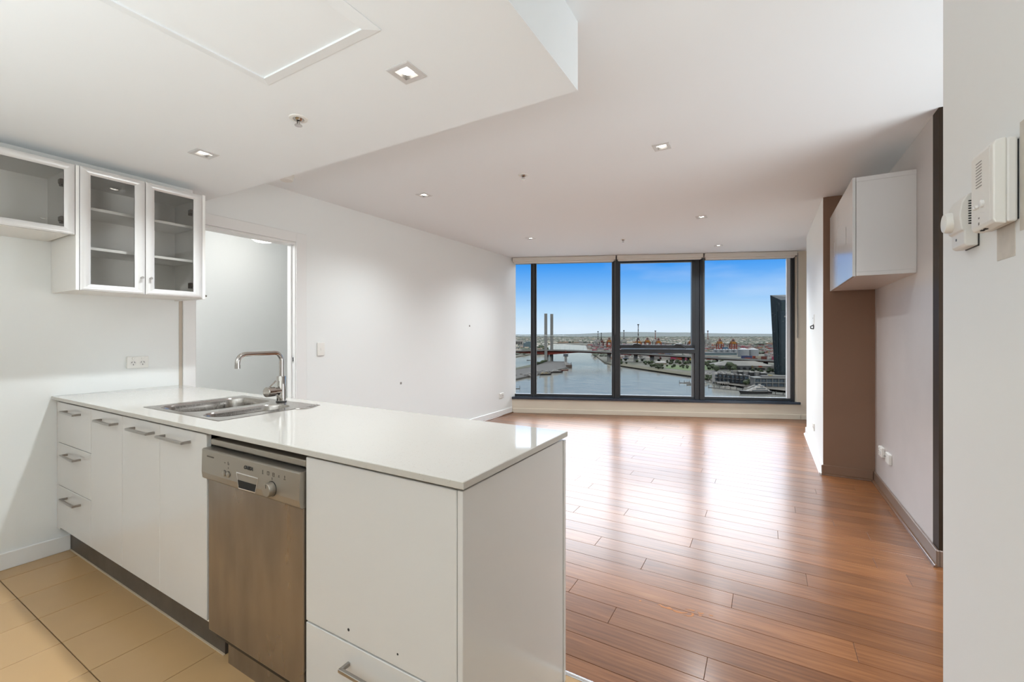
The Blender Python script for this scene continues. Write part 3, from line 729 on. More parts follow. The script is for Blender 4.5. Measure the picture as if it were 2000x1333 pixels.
# dishwasher
dw = thing('dishwasher', (-1.567, 1.16, .0), 'smudged stainless steel dishwasher built in under the worktop', 'dishwasher')
dx0, dx1 = -1.866, -1.268
MB().box(dx0 + .004, dx1 - .004, .905, 1.45, .10, .868).build('body', M_BLACK, dw)
MB().box(dx0 + .010, dx1 - .004, DF + .006, .93, .8585, .8815).build('top_strip', M_DWP, dw, bevel=.004, seg=2)
MB().box(dx0 + .012, dx1 - .004, .872, .93, .15, .736).build('door', M_DW, dw, bevel=.004, seg=2)
cp = MB().extr([(.858, .738), (.855, .760), (.857, .846), (.862, .849), (.93, .849), (.93, .731), (.866, .731)], 'x', dx0 - .004, dx1).build('control_panel', M_DWP, dw, bevel=.0015)
MB().box(dx0 + .05, dx1 - .01, .925, .94, .0, .146).build('kick_plate', M_DW, dw)
MB().box(dx0 + .008, dx0 + .046, .95, .96, .0, .20).build('side_gap', M_DARK, dw)
FY = .8565
# pull recess
rx = [(-1.622, .794), (-1.495, .794), (-1.512, .747), (-1.608, .745)]
MB().extr([(-1.626, .797), (-1.491, .797), (-1.508, .742), (-1.612, .740)], 'y', FY - .0022, FY + .004).build('handle_rim', M_ALU, cp)
MB().extr([(-1.621, .793), (-1.496, .793), (-1.503, .772), (-1.616, .771)], 'y', FY - .003, FY + .004).build('handle_lip', M_DWP, cp)
MB().extr([(-1.616, .771), (-1.503, .772), (-1.511, .7455), (-1.609, .7435)], 'y', FY - .003, FY + .004).build('handle_recess', M_DARK, cp)
MB().tube([(-1.413, FY + .002, .774), (-1.413, FY - .002, .774)], .0255, 24).build('dial_ring', M_BLACK, cp)
k = MB().tube([(-1.413, FY, .774), (-1.413, FY - .020, .774), (-1.413, FY - .022, .774)], [.0235, .0225, .021], 24).build('dial', M_DWP, cp, smooth=True)
MB().box(-1.4142, -1.4118, FY - .0228, FY - .0215, .781, .793).build('dial_mark', M_BLACK, k)
MB().box(-1.414, -1.412, FY - .0010, FY + .002, .803, .811).build('dial_index', M_BLACK, cp)
for bx in (-1.704, -1.679):
    MB().tube([(bx, FY + .002, .778), (bx, FY - .0012, .778)], .0125, 18).build('button_ring', M_BLACK, cp)
    MB().tube([(bx, FY + .002, .778), (bx, FY - .005, .778), (bx, FY - .006, .778)], [.0105, .0105, .009], 18).build('button', M_DWP, cp, smooth=True)
# printed marks
def bars(lst, nm='printed_mark'):
    mb = MB()
    for x, z, w, h in lst: mb.box(x - w / 2, x + w / 2, FY - .0008, FY + .002, z - h / 2, z + h / 2)
    mb.build(nm, mat('print_ink', (.10, .085, .07), .6), cp)
bars([(-1.704, .817, .008, .0025), (-1.684, .818, .002, .011), (-1.680, .8135, .008, .002), (-1.676, .817, .002, .003)])
bars([(-1.681, .801, .004, .006)])
bars([(-1.467, .822, .004, .010), (-1.467, .815, .007, .003)])
bars([(-1.441, .821, .0018, .012), (-1.431, .821, .0018, .012), (-1.436, .8265, .010, .0018), (-1.436, .8155, .010, .0018)])
bars([(-1.410, .821, .0018, .012), (-1.401, .821, .0018, .012), (-1.4055, .8265, .010, .0018), (-1.4055, .821, .010, .0018), (-1.4055, .8155, .010, .0018)])
bars([(-1.376, .818, .008, .002), (-1.376, .822, .004, .004)])
bars([(-1.345, .823, .003, .009), (-1.345, .8155, .009, .003)])
bars([(-1.829 + .0045 * i, .824, .0032, .0045) for i in range(11)], 'type_plate_print')
cu = bpy.data.curves.new('logo', 'FONT'); cu.body = 'OMEGA'; cu.size = .0175; cu.shear = .35; cu.extrude = .0004; cu.space_character = .85; cu.align_x = 'CENTER'; cu.offset = .0004
tmp = bpy.data.objects.new('logo_curve', cu); COL.objects.link(tmp); bpy.context.view_layer.update()
lme = bpy.data.meshes.new_from_object(tmp.evaluated_get(bpy.context.evaluated_depsgraph_get())); bpy.data.objects.remove(tmp)
lo = bpy.data.objects.new('logo', lme); COL.objects.link(lo); lme.materials.clear(); lme.materials.append(M_BLACK)
lo.parent = cp; lo.rotation_euler = (math.pi / 2, 0, 0); lo.location = Vector((-1.553, FY - .0012, .815)) - world_loc(cp)

# ------------------------------------------------------------------ wall cabinets
def glass_door(parent, y0, y1, z0, z1, fw=.046, fr=.037, knob=None, hinges=None, x=-3.21):
    d = bpy.data.objects.new('door', None); COL.objects.link(d); d.parent = parent; d.location = Vector((x, (y0 + y1) / 2, z0)) - world_loc(parent)
    # rounded, mitred frame bars: profile across the bar (inner edge thin, outer edge proud)
    prof = [(0., -.020), (0., -.002), (.10, .0), (.45, .001), (.8, -.004), (1., -.010), (1., -.020)]
    o4 = [(y0, z0), (y1, z0), (y1, z1), (y0, z1)]; i4 = [(y0 + fw, z0 + fr), (y1 - fw, z0 + fr), (y1 - fw, z1 - fr), (y0 + fw, z1 - fr)]
    for i in range(4):
        j = (i + 1) % 4; rs = []
        for a, b in ((o4[i], i4[i]), (o4[j], i4[j])):
            rs.append([(x + dx, a[0] + (b[0] - a[0]) * t, a[1] + (b[1] - a[1]) * t) for t, dx in prof])
        MB().rings(rs).build('frame_bar', M_FRAME, d, smooth=True)
    MB().box(x - .016, x - .012, y0 + fw - .006, y1 - fw + .006, z0 + fr - .006, z1 - fr + .006).build('glass_pane', M_CGLASS, d)
    if knob:
        MB().tube([(x - .002, knob[0], knob[1]), (x + .008, knob[0], knob[1]), (x + .022, knob[0], knob[1])], [.0035, .0045, .0075], 14).build('knob', M_NICKEL, d, smooth=True)
    for z in hinges or ():
        MB().box(x - .05, x - .018, y1 - fw - .014, y1 - fw + .004, z - .012, z + .012).box(x - .075, x - .04, y1 - fw - .004, y1 - .02, z - .018, z + .018).build('hinge', M_KICK, d, bevel=.002)
    return d
cy0, cy1 = .862, 1.493
t = thing('wall_cabinet', (-3.42, (cy0 + cy1) / 2, 1.525), 'tall two-door glass wall cabinet with two shelves', 'cabinet')
mb = MB().box(LX + .002, -3.232, cy0, cy0 + .016, 1.525, 2.198).box(LX + .002, -3.214, cy1 - .018, cy1, 1.518, 2.205)
mb.box(LX + .002, -3.232, cy0 + .016, cy1 - .018, 1.527, 1.543).box(LX + .002, -3.232, cy0 + .016, cy1 - .018, 2.182, 2.198).box(LX + .002, LX + .008, cy0 + .016, cy1 - .018, 1.543, 2.182)
mb.build('body', M_CARC, t)
for z in (1.763, 1.988): MB().box(LX + .01, -3.30, cy0 + .018, cy1 - .020, z, z + .016).build('shelf', M_CARC, t, bevel=.001)
MB().box(LX + .002, -3.375, -.6, cy1 - .002, 2.2, ZS).build('scribe_panel', M_CARC, t)
MB().box(-3.232, -3.212, cy0, cy0 + .014, 1.525, 2.198).build('side_edge', M_CARC, t)
glass_door(t, .879, 1.166, 1.525, 2.200, knob=(1.147, 1.622))
glass_door(t, 1.170, 1.4725, 1.525, 2.200, knob=(1.190, 1.622), hinges=(2.085, 1.605))
MB().tube([(-3.22, cy1 - .002, 1.54), (-3.22, cy1 + .010, 1.54)], .006, 10).build('side_stud', M_KICK, t)
t = thing('short_wall_cabinet', (-3.42, .25, 1.83), 'short glass-door wall cabinet at the left picture edge', 'cabinet')
mb = MB().box(LX + .002, -3.232, .262, .278, 1.838, 2.198).box(LX + .002, -3.232, .845, .861, 1.838, 2.198).box(LX + .002, -3.232, .278, .845, 1.822, 1.838).box(LX + .002, -3.232, .278, .845, 2.182, 2.198).box(LX + .002, LX + .008, .278, .845, 1.838, 2.182)
mb.build('body', M_CARC, t)
glass_door(t, .262, .859, 1.820, 2.198, fw=.040, fr=.037, hinges=(2.10, 1.90))

# white media cabinet on the niche wall
mx, my0, my1, mz0, mz1 = .505, 3.686, 4.869, 1.676, 2.334
t = thing('media_cabinet', (.67, (my0 + my1) / 2, mz0), 'white gloss cabinet hung high in the brown niche', 'cabinet')
XB = BX - .001
MB().box(mx + .020, XB, my0, my1, mz1 - .030, mz1).build('top_board', M_GREYLAM, t, bevel=.001)
MB().box(mx + .020, XB, my0, my1, mz0, mz0 + .026).build('bottom_board', M_GREYLAM, t, bevel=.001)
MB().box(mx + .0205, XB, my0 + .0015, my0 + .017, mz0 + .0265, mz1 - .0305).build('side_panel', M_GREYLAM, t)
MB().box(mx + .0205, XB, my1 - .017, my1 - .0015, mz0 + .0265, mz1 - .0305).build('side_panel', M_GREYLAM, t)
MB().box(XB - .006, XB - .001, my0 + .018, my1 - .018, mz0 + .027, mz1 - .031).build('back_panel', M_CARC, t)
md = 4.405
for a, b, hy in ((my0, md, 3.963), (md, my1, 4.567)):
    d = MB().box(mx, mx + .018, a + .0015, b - .0015, mz0 - .002, mz1 + .001).build('door', M_LAM, t, bevel=.001)
    MB().box(mx - .0012, mx + .004, hy - .008, hy + .008, 1.940, 2.062).build('slot_handle', mat('slot_grey', (.40, .39, .38), .4), d)

# ------------------------------------------------------------------ plates on the walls
def plate_x(name, X, sgn, y0, y1, z0, z1, label, cat='switch', th=.010, group=None):
    t = thing(name, (X, (y0 + y1) / 2, z0), label, cat, group)
    xa, xb = sorted((X, X + sgn * th))
    MB().box(xa, xb, y0, y1, z0, z1).build('plate', M_WPLAS, t, bevel=.002)
    return t, X + sgn * th
t, xf = plate_x('light_switch', LX, 1, 2.606, 2.682, 1.088, 1.208, 'single white light switch right of the doorway', th=.011)
MB().box(xf, xf + .003, 2.637, 2.651, 1.135, 1.158).build('rocker', M_WPLAS, t, bevel=.001)
def sockets(t, xf, ys, z, sgn=1, s=1.):
    for y in ys:
        MB().tube([(xf, y, z + .024 * s), (xf + sgn * .002, y, z + .024 * s), (xf + sgn * .0045, y, z + .024 * s)], [.008 * s, .0078 * s, .006 * s], 14).build('rocker', M_WPLAS, t, smooth=True)
        MB().tube([(xf - sgn * .001, y, z - .006 * s), (xf + sgn * .001, y, z - .006 * s)], .017 * s, 20).build('socket_face', M_GPLAS, t)
        mb = MB()
        for dy, dz, rot in ((-.0075, .004, .5), (.0075, .004, -.5), (0, -.011, 0)):
            c, q = math.cos(rot), math.sin(rot); w, h = .0014 * s, .0045 * s
            mb.extr([(y + dy * s + c * a * w - q * b * h * -1, z - .006 * s + dz * s + q * a * w * -1 + c * b * h) for a, b in ((-1, -1), (1, -1), (1, 1), (-1, 1))], 'x', xf + sgn * .0004, xf + sgn * .0014)
        mb.build('pin_slot', M_DARK, t)
t, xf = plate_x('power_point', LX, 1, 1.207, 1.322, 1.062, 1.138, 'double power point above the worktop beside the doorway', 'socket', .012)
sockets(t, xf, (1.240, 1.290), 1.103)
t, xf = plate_x('power_point', LX, 1, 5.82, 5.94, .285, .362, 'double power point low on the left wall by the window', 'socket')
sockets(t, xf, (5.852, 5.908), .325)
t, xf = plate_x('power_point', HX, 1, 4.12, 4.235, .30, .375, 'power point on the hall wall seen behind the tap', 'socket')
sockets(t, xf, (4.15, 4.205), .34)
t, xf = plate_x('power_point', BX, -1, 4.545, 4.660, .290, .366, 'white power point in the niche, further from the camera', 'socket', .022)
sockets(t, xf, (4.575, 4.630), .33, -1)
t, xf = plate_x('aerial_socket', BX, -1, 4.315, 4.430, .290, .366, 'white aerial plate in the niche, nearer the camera', 'socket', .020)
MB().tube([(xf, 4.41, .335), (xf - .012, 4.41, .335)], .005, 10).build('aerial_plug', M_NICKEL, t)
t, xf = plate_x('power_point', PX, -1, 5.70, 5.815, .245, .322, 'small power point low on the white pier', 'socket')
sockets(t, xf, (5.73, 5.785), .285, -1)
t, xf = plate_x('cable_plate', PX, -1, 5.74, 5.86, 1.385, 1.50, 'open white cable plate with a black hole on the pier', 'plate', .004)
MB().tube([(PX + .001, 5.80, 1.372), (PX - .006, 5.80, 1.372)], .028, 14).build('cable_hole', M_DARK, t)
MB().tube([(PX - .004, 5.80, 1.385), (PX - .03, 5.81, 1.372), (PX - .028, 5.80, 1.35), (PX - .003, 5.79, 1.345)], .006, 8).build('cable', M_BLACK, t)
MB().box(PX - .0062, PX - .0035, 5.842, 5.85, 1.46, 1.468).build('screw', M_DARK, t)

# intercom and sensor on the entry wall
t = thing('intercom', (PX, 1.372, 1.518), 'white intercom handset panel on the near entry wall', 'intercom')
yi0, yi1, zi0, zi1, xf = 1.315, 1.432, 1.519, 1.702, .418
MB().box(PX - .004, PX, yi0 + .006, yi1 - .006, zi0 + .008, zi1 - .008).build('wall_bracket', M_BLACK, t)
MB().box(.438, PX - .003, yi0, yi1, zi0 + .003, zi1 - .002).build('back_case', M_GPLAS, t, bevel=.004, seg=2)
fcv = MB().extr([(zi0, .439), (zi0 + .004, xf + .003), (zi0 + .012, xf), (zi1 - .012, xf), (zi1 - .003, xf + .004), (zi1, .439)], 'y', yi0 + .001, yi1 - .001)
fcv.v = [(p[2], p[1], p[0]) for p in fcv.v]
fc = fcv.build('front_case', M_WPLAS, t, bevel=.003, seg=2)
MB().box(xf - .0006, xf + .002, yi0 + .018, yi0 + .0192, zi0 + .012, zi1 - .01).build('seam', M_GPLAS, fc)
for k in range(9):
    MB().box(xf - .0007, xf + .002, 1.372, 1.402, 1.618 + .0068 * k, 1.6198 + .0068 * k).build('grille_slot', mat('grille_shadow', (.30, .28, .26), .7), fc)
for y, z, r in ((1.404, 1.574, .0045), (1.391, 1.5745, .0045), (1.365, 1.576, .0085)):
    MB().tube([(xf + .001, y, z), (xf - .004, y, z), (xf - .0055, y, z)], [r, r, r * .75], 14).build('button', M_TRIM, fc, smooth=True)
MB().tube([(xf + .0005, 1.412 - .008 * i, 1.553 + .006 * math.sin(math.pi * i / 7)) for i in range(8)], .0009, 6).build('groove', M_GPLAS, fc)
MB().box(xf - .0006, xf + .001, 1.383, 1.389, 1.546, 1.5495).build('key_symbol', M_MARK, fc)
MB().box(xf - .0006, xf + .001, 1.384, 1.389, 1.532, 1.538).build('lamp_symbol', M_MARK, fc)
MB().box(xf + .006, xf + .012, 1.375, 1.384, zi0 + .001, zi0 + .004).box(xf + .006, xf + .012, 1.392, 1.401, zi0 + .001, zi0 + .004).build('jack', M_DARK, fc)
t = thing('thermostat', (PX, 1.553, 1.502), 'small white thermostat with round dial beside the intercom', 'thermostat')
y0, y1 = 1.512, 1.600
MB().box(PX - .003, PX, y0 + .004, y1 - .004, 1.505, 1.640).build('wall_bracket', M_BLACK, t)
mb = MB().extr([(1.506, .455), (1.506, .436), (1.512, .430), (1.545, .430), (1.547, .424), (1.585, .420), (1.615, .424), (1.634, .434), (1.643, .455)], 'y', y0, y1)
mb.v = [(p[2], p[1], p[0]) for p in mb.v]
bo = mb.build('case', M_GPLAS, t, bevel=.003, seg=2)
MB().tube([(.430, 1.575, 1.578), (.414, 1.575, 1.578), (.408, 1.575, 1.578), (.406, 1.575, 1.578)], [.0265, .0265, .0235, .015], 26).build('dial', M_WPLAS, t, smooth=True)
for k in range(10):
    MB().box(.437, .447, y0 - .0006, y0 + .003, 1.560 + .0062 * k, 1.5632 + .0062 * k).build('vent_slot', M_DARK, bo)
MB().box(.4294, .432, 1.563, 1.569, 1.527, 1.533).build('indicator', M_BLACK, bo)
# ------------------------------------------------------------------ outside: river, port and suburbs far below
WZ = -78.7                          # river level
GZ = WZ + 3.                        # quay level
def g(x, y, z=None): return on_z(x, y, GZ if z is None else z)
def pol(pts, z=None): return [tuple(g(x, y, z)[:2]) for x, y in pts]
def away(px, d):                    # ground point at picture column px, d metres from the camera plane
    r = px_ray(px, HORIZ); return Vector((r.x * d, r.y * d, GZ))
EXV = .044
def xm(name, c, rough=.8, **k): return mat(name, tuple(q * EXV for q in c), rough, spec=.04, **k)
X_LAND = xm('port_ground', (.50, .46, .38), .95, noise=.45, nscale=.02, dark=tuple(q * EXV for q in (.14, .17, .10)))
X_PARK = xm('park_grass', (.34, .50, .17), .95, noise=.3, nscale=.05)
X_QUAY = xm('quay_asphalt', (.29, .275, .25), .9, noise=.3, nscale=.06)
X_ROCK = xm('rock_edge', (.20, .19, .16), .95, noise=.4, nscale=.2)
X_WHITE = xm('white_cladding', (1.0, .98, .93)); X_CREAM = xm('cream_cladding', (.86, .78, .62)); X_GREY = xm('grey_cladding', (.50, .50, .49))
X_CONC = xm('bridge_concrete', (.62, .64, .62), .8, noise=.12, nscale=.05); X_DARK = xm('dark_cladding', (.07, .075, .08), .5)
X_RED = xm('bridge_red', (.42, .07, .04)); X_ROAD = xm('road_deck', (.48, .48, .47)); X_CRED = xm('crane_red', (.62, .10, .05)); X_ORNG = xm('crane_orange', (.85, .36, .06))
X_CWHITE = xm('crane_white', (.85, .85, .82)); X_BLACK = xm('crane_black', (.05, .05, .06)); X_TREE = xm('tree_green', (.12, .17, .075), .95, noise=.4, nscale=.5, objrand=.25)
X_BLUE = xm('blue_grey_shed', (.30, .44, .50)); X_NAVY = xm('navy_container', (.10, .14, .35)); X_YEL = xm('yellow_paint', (.85, .62, .12)); X_SILO = xm('silo_white', (.74, .80, .84), .5)
X_ROOF = xm('grey_roof', (.60, .57, .50), .8, noise=.12, nscale=.05); X_GLS = mat('dark_window_glass', (.006, .009, .012), .15); X_WIN = xm('pale_window', (.25, .30, .33), .3)
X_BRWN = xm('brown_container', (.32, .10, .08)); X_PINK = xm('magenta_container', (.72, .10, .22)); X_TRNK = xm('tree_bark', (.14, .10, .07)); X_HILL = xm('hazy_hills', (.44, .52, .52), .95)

# river
wm = bpy.data.materials.new('river_water'); wm.use_nodes = True
n = wm.node_tree; n.nodes.clear(); Lk = n.links.new
wo = n.nodes.new('ShaderNodeOutputMaterial'); wd = n.nodes.new('ShaderNodeBsdfDiffuse'); wg = n.nodes.new('ShaderNodeBsdfGlossy'); wf = n.nodes.new('ShaderNodeFresnel'); wx = n.nodes.new('ShaderNodeMixShader')
wd.inputs[0].default_value = (.026, .0275, .026, 1); wg.inputs[0].default_value = (.66, .585, .47, 1); wf.inputs[0].default_value = 1.33
t_ = n.nodes.new('ShaderNodeTexCoord'); mp_ = n.nodes.new('ShaderNodeMapping'); mp_.inputs['Scale'].default_value = (.02, .05, 1)
nz_ = n.nodes.new('ShaderNodeTexNoise'); nz_.inputs['Scale'].default_value = 1.5; nz_.inputs['Detail'].default_value = 4
bp_ = n.nodes.new('ShaderNodeBump'); bp_.inputs['Strength'].default_value = .12; bp_.inputs['Distance'].default_value = 1.
mr_ = n.nodes.new('ShaderNodeMapRange'); mr_.inputs[3].default_value = .08; mr_.inputs[4].default_value = .19
Lk(t_.outputs['Object'], mp_.inputs[0]); Lk(mp_.outputs[0], nz_.inputs[0]); Lk(nz_.outputs[0], bp_.inputs['Height']); Lk(bp_.outputs[0], wg.inputs['Normal']); Lk(bp_.outputs[0], wf.inputs['Normal'])
Lk(nz_.outputs[0], mr_.inputs[0]); Lk(mr_.outputs[0], wg.inputs['Roughness'])
Lk(wf.outputs[0], wx.inputs[0]); Lk(wd.outputs[0], wx.inputs[1]); Lk(wg.outputs[0], wx.inputs[2]); Lk(wx.outputs[0], wo.inputs[0])
o = MB().add([(-6000, 150, WZ), (3000, 150, WZ), (3000, 9000, WZ), (-6000, 9000, WZ)], [(0, 1, 2, 3)]).build('ground_river', wm, flip=False)
tag(o, 'calm grey-blue river beyond the window', kind='structure')

def land(name, pts, m, label, top=GZ, bot=WZ - 1):
    o = MB().prism(pol(pts, WZ), bot, top).build(name, m); tag(o, label, kind='structure'); return o
land('ground_wharf', [(880, 775), (1005, 744), (1036, 737), (1058, 731), (1085, 726), (1105, 721), (1117, 718.5), (1117, 714), (1102, 708.5), (1066, 708), (1049, 713), (1005, 723), (880, 748)], X_QUAY, 'asphalt wharf reaching into the river from the left')
land('ground_left_bank', [(700, 712), (1005, 699), (1036, 694), (1052, 691), (1064, 683), (1069, 676), (1069, 670.5), (900, 669), (700, 670)], X_LAND, 'built-up left bank behind the bridge')
land('ground_port', [(1150, 676), (1160, 683), (1198, 684), (1170, 687.5), (1156, 690), (1172, 703), (1181, 710), (1196, 714), (1230, 719), (1265, 724.5), (1310, 731), (1360, 738), (1384, 743), (1400, 749), (1450, 756), (1500, 761), (1545, 767), (1700, 800), (2100, 760), (2100, 668), (1300, 668)], X_LAND, 'right bank with park, port and docklands')
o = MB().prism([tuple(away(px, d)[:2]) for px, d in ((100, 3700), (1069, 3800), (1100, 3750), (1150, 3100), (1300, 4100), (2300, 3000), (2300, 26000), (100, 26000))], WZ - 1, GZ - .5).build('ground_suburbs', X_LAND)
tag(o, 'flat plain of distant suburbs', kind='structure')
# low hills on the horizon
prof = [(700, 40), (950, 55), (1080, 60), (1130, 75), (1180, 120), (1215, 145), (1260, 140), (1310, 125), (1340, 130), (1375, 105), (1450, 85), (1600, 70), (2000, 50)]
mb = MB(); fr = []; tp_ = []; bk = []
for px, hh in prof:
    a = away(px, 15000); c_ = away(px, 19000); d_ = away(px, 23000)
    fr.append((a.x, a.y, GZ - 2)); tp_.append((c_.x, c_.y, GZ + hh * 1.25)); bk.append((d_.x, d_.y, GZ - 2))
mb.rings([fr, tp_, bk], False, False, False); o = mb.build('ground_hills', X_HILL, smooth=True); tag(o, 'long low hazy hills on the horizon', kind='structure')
for nm, pts, m, lab in (('ground_park', [(1300, 714), (1395, 715.5), (1395, 722.5), (1345, 724.5), (1300, 719.5)], X_PARK, 'green lawn of the waterside park'),
                        ('ground_shore', [(1196, 712), (1265, 722.5), (1310, 729), (1360, 736), (1384, 741), (1384, 736), (1350, 729), (1300, 722.5), (1240, 713.5), (1200, 707)], xm('dry_grass_bank', (.36, .33, .19), .95, noise=.4, nscale=.06), 'dry grass bank along the river'),
                        ('ground_carpark', [(1375, 724), (1420, 725), (1420, 738), (1390, 738), (1375, 733)], X_QUAY, 'dark car park beside the townhouses'),
                        ('ground_promenade', [(1400, 748.5), (1450, 755), (1500, 760), (1545, 765), (1545, 756), (1480, 748), (1400, 743)], xm('promenade_paving', (.42, .38, .32), .9, noise=.3, nscale=.1), 'paved promenade behind the yachts')):
    o = MB().prism([tuple(g(x, y)[:2]) for x, y in pts], GZ - .2, GZ + .25).build(nm, m); tag(o, lab, kind='structure')

def frame_at(px, py=None, d=None, yaw=0., z=GZ):
    """ground point plus local axes: u to the right in the picture, w away from the window"""
    p = g(px, py, z) if py else away(px, d); p.z = z
    r = YAW + math.radians(yaw); return p, Vector((math.cos(r), math.sin(r), 0)), Vector((-math.sin(r), math.cos(r), 0))
def ebox(mb, fr, u0, u1, w0, w1, z0, z1):
    p, u, w = fr; c = [p + u * a + w * b_ for a, b_ in ((u0, w0), (u1, w0), (u1, w1), (u0, w1))]
    return mb.prism([(q.x, q.y) for q in c], p.z + z0, p.z + z1)
def ept(fr, a, b_, z): p, u, w = fr; q = p + u * a + w * b_; return Vector((q.x, q.y, p.z + z))

# ---- bridge
bt = [g(1066, 707.5, WZ), g(1077.6, 706.5, WZ)]
br = thing('road_bridge', (bt[0].x, bt[0].y, WZ), 'long red-girdered road bridge with two tall grey towers', 'bridge')
way = [(700, 1420, 24, 3), (930, 1345, 26, 3), (1005, 1312, 30, 3.5), (1050, 1288, 33, 8), (1072, 1276, 34, 12), (1095, 1266, 34, 8.5), (1130, 1252, 33, 3.5), (1190, 1238, 30, 3), (1240, 1222, 27, 3), (1300, 1196, 23.5, 3), (1370, 1160, 20, 3), (1440, 1126, 17, 3), (1510, 1090, 14.5, 3), (1620, 1040, 12, 3), (1800, 980, 12, 3)]
cen = [away(px, d) for px, d, h_, t_ in way]
def strip(off0, off1, ztop, zbot):
    rs = []
    for i, (px, d, h_, t_) in enumerate(way):
        dr = (cen[min(i + 1, len(cen) - 1)] - cen[max(i - 1, 0)]); dr.z = 0; dr.normalize(); nn = Vector((-dr.y, dr.x, 0))
        a = cen[i] + nn * off0; c_ = cen[i] + nn * off1
        rs.append([(a.x, a.y, WZ + ztop(h_, t_)), (c_.x, c_.y, WZ + ztop(h_, t_)), (c_.x, c_.y, WZ + zbot(h_, t_)), (a.x, a.y, WZ + zbot(h_, t_))])
    return MB().rings(rs)
strip(-15, 15, lambda h_, t_: h_, lambda h_, t_: h_ - 1.4).build('deck', X_ROAD, br)
strip(-15.4, -15, lambda h_, t_: h_ + 1.3, lambda h_, t_: h_ - 1.6).build('parapet', X_CONC, br)
strip(15, 15.4, lambda h_, t_: h_ + 1.3, lambda h_, t_: h_ - 1.6).build('parapet', X_CONC, br)
mb = strip(-11, 11, lambda h_, t_: h_ - 1.4, lambda h_, t_: h_ - 1.4 - t_); mb.build('girder', X_RED, br)
for p in bt:
    fr = (Vector((p.x, p.y, WZ)), *frame_at(1066, 707)[1:])
    ebox(MB(), fr, -4.0, 4.0, -4.5, 4.5, -1, 140).build('tower', X_CONC, br)
for px, d, h_ in ((1070, 1276, 30), (1075, 1274, 30), (1188, 1238, 26), (1191, 1240, 26), (1240, 1222, 23), (1243, 1221, 23), (1272, 1208, 22), (1275, 1207, 22), (1335, 1178, 18), (1344, 1174, 18), (1400, 1145, 15), (1494, 1098, 12), (1497, 1097, 12)):
    p = away(px, d); fr = (Vector((p.x, p.y, WZ)), *frame_at(1066, 707)[1:])
    ebox(MB(), fr, -2.6, 2.6, -3, 3, -1, h_).build('pier', X_CONC, br)
for k in range(13):
    px = 1085 + k * 9; i = max(j for j in range(len(way)) if way[j][0] <= px); f_ = (px - way[i][0]) / (way[i + 1][0] - way[i][0])
    p = away(px, way[i][1] + f_ * (way[i + 1][1] - way[i][1])); z = way[i][2] + f_ * (way[i + 1][2] - way[i][2])
    MB().tube([(p.x, p.y, WZ + z), (p.x, p.y, WZ + z + 11)], .22, 5).build('lamp_post', X_GREY, br)

# ---- port control tower on the wharf tip
fr = frame_at(1105, 713)
t = thing('control_tower', fr[0], 'white port control tower at the tip of the wharf', 'tower')
ebox(MB(), fr, -3.2, 3.2, -3, 3, 0, 21).build('shaft', X_WHITE, t); ebox(MB(), fr, -.8, 1.2, -3.3, -2.9, 8, 17).build('stair_slot', X_GLS, t)
ebox(MB(), fr, -6, 6, -5, 5, 21, 22.5).build('cabin_floor', X_GREY, t); ebox(MB(), fr, -5.4, 5.4, -4.6, 4.6, 22.5, 26).build('cabin', X_GLS, t)
ebox(MB(), fr, -5.6, 5.6, -5, 5, 26, 27.3).build('roof', X_DARK, t); MB().tube([ept(fr, 0, 0, 27), ept(fr, 0, 0, 38)], .5, 6).build('mast', X_CRED, t)
fr = frame_at(1117, 717)
t = thing('wharf_shelter', fr[0], 'brown timber fender wall at the wharf tip', 'wall'); ebox(MB(), fr, -14, 0, -2, 0, -3, 4.5).build('fender', xm('timber_fender', (.28, .21, .17), noise=.3, nscale=.4), t)
MB().tube([ept(fr, -2, -1, 4), ept(fr, -2, -1, 11)], .5, 6).build('marker_post', X_DARK, t)
land('ground_wharf_verge', [(1000, 726), (1036, 720), (1049, 715.5), (1062, 711.5), (1058, 710), (1046, 713), (1005, 722.5), (990, 725)], xm('verge_grass', (.22, .23, .14), .95), 'grass verge along the far side of the wharf', top=GZ + .5)

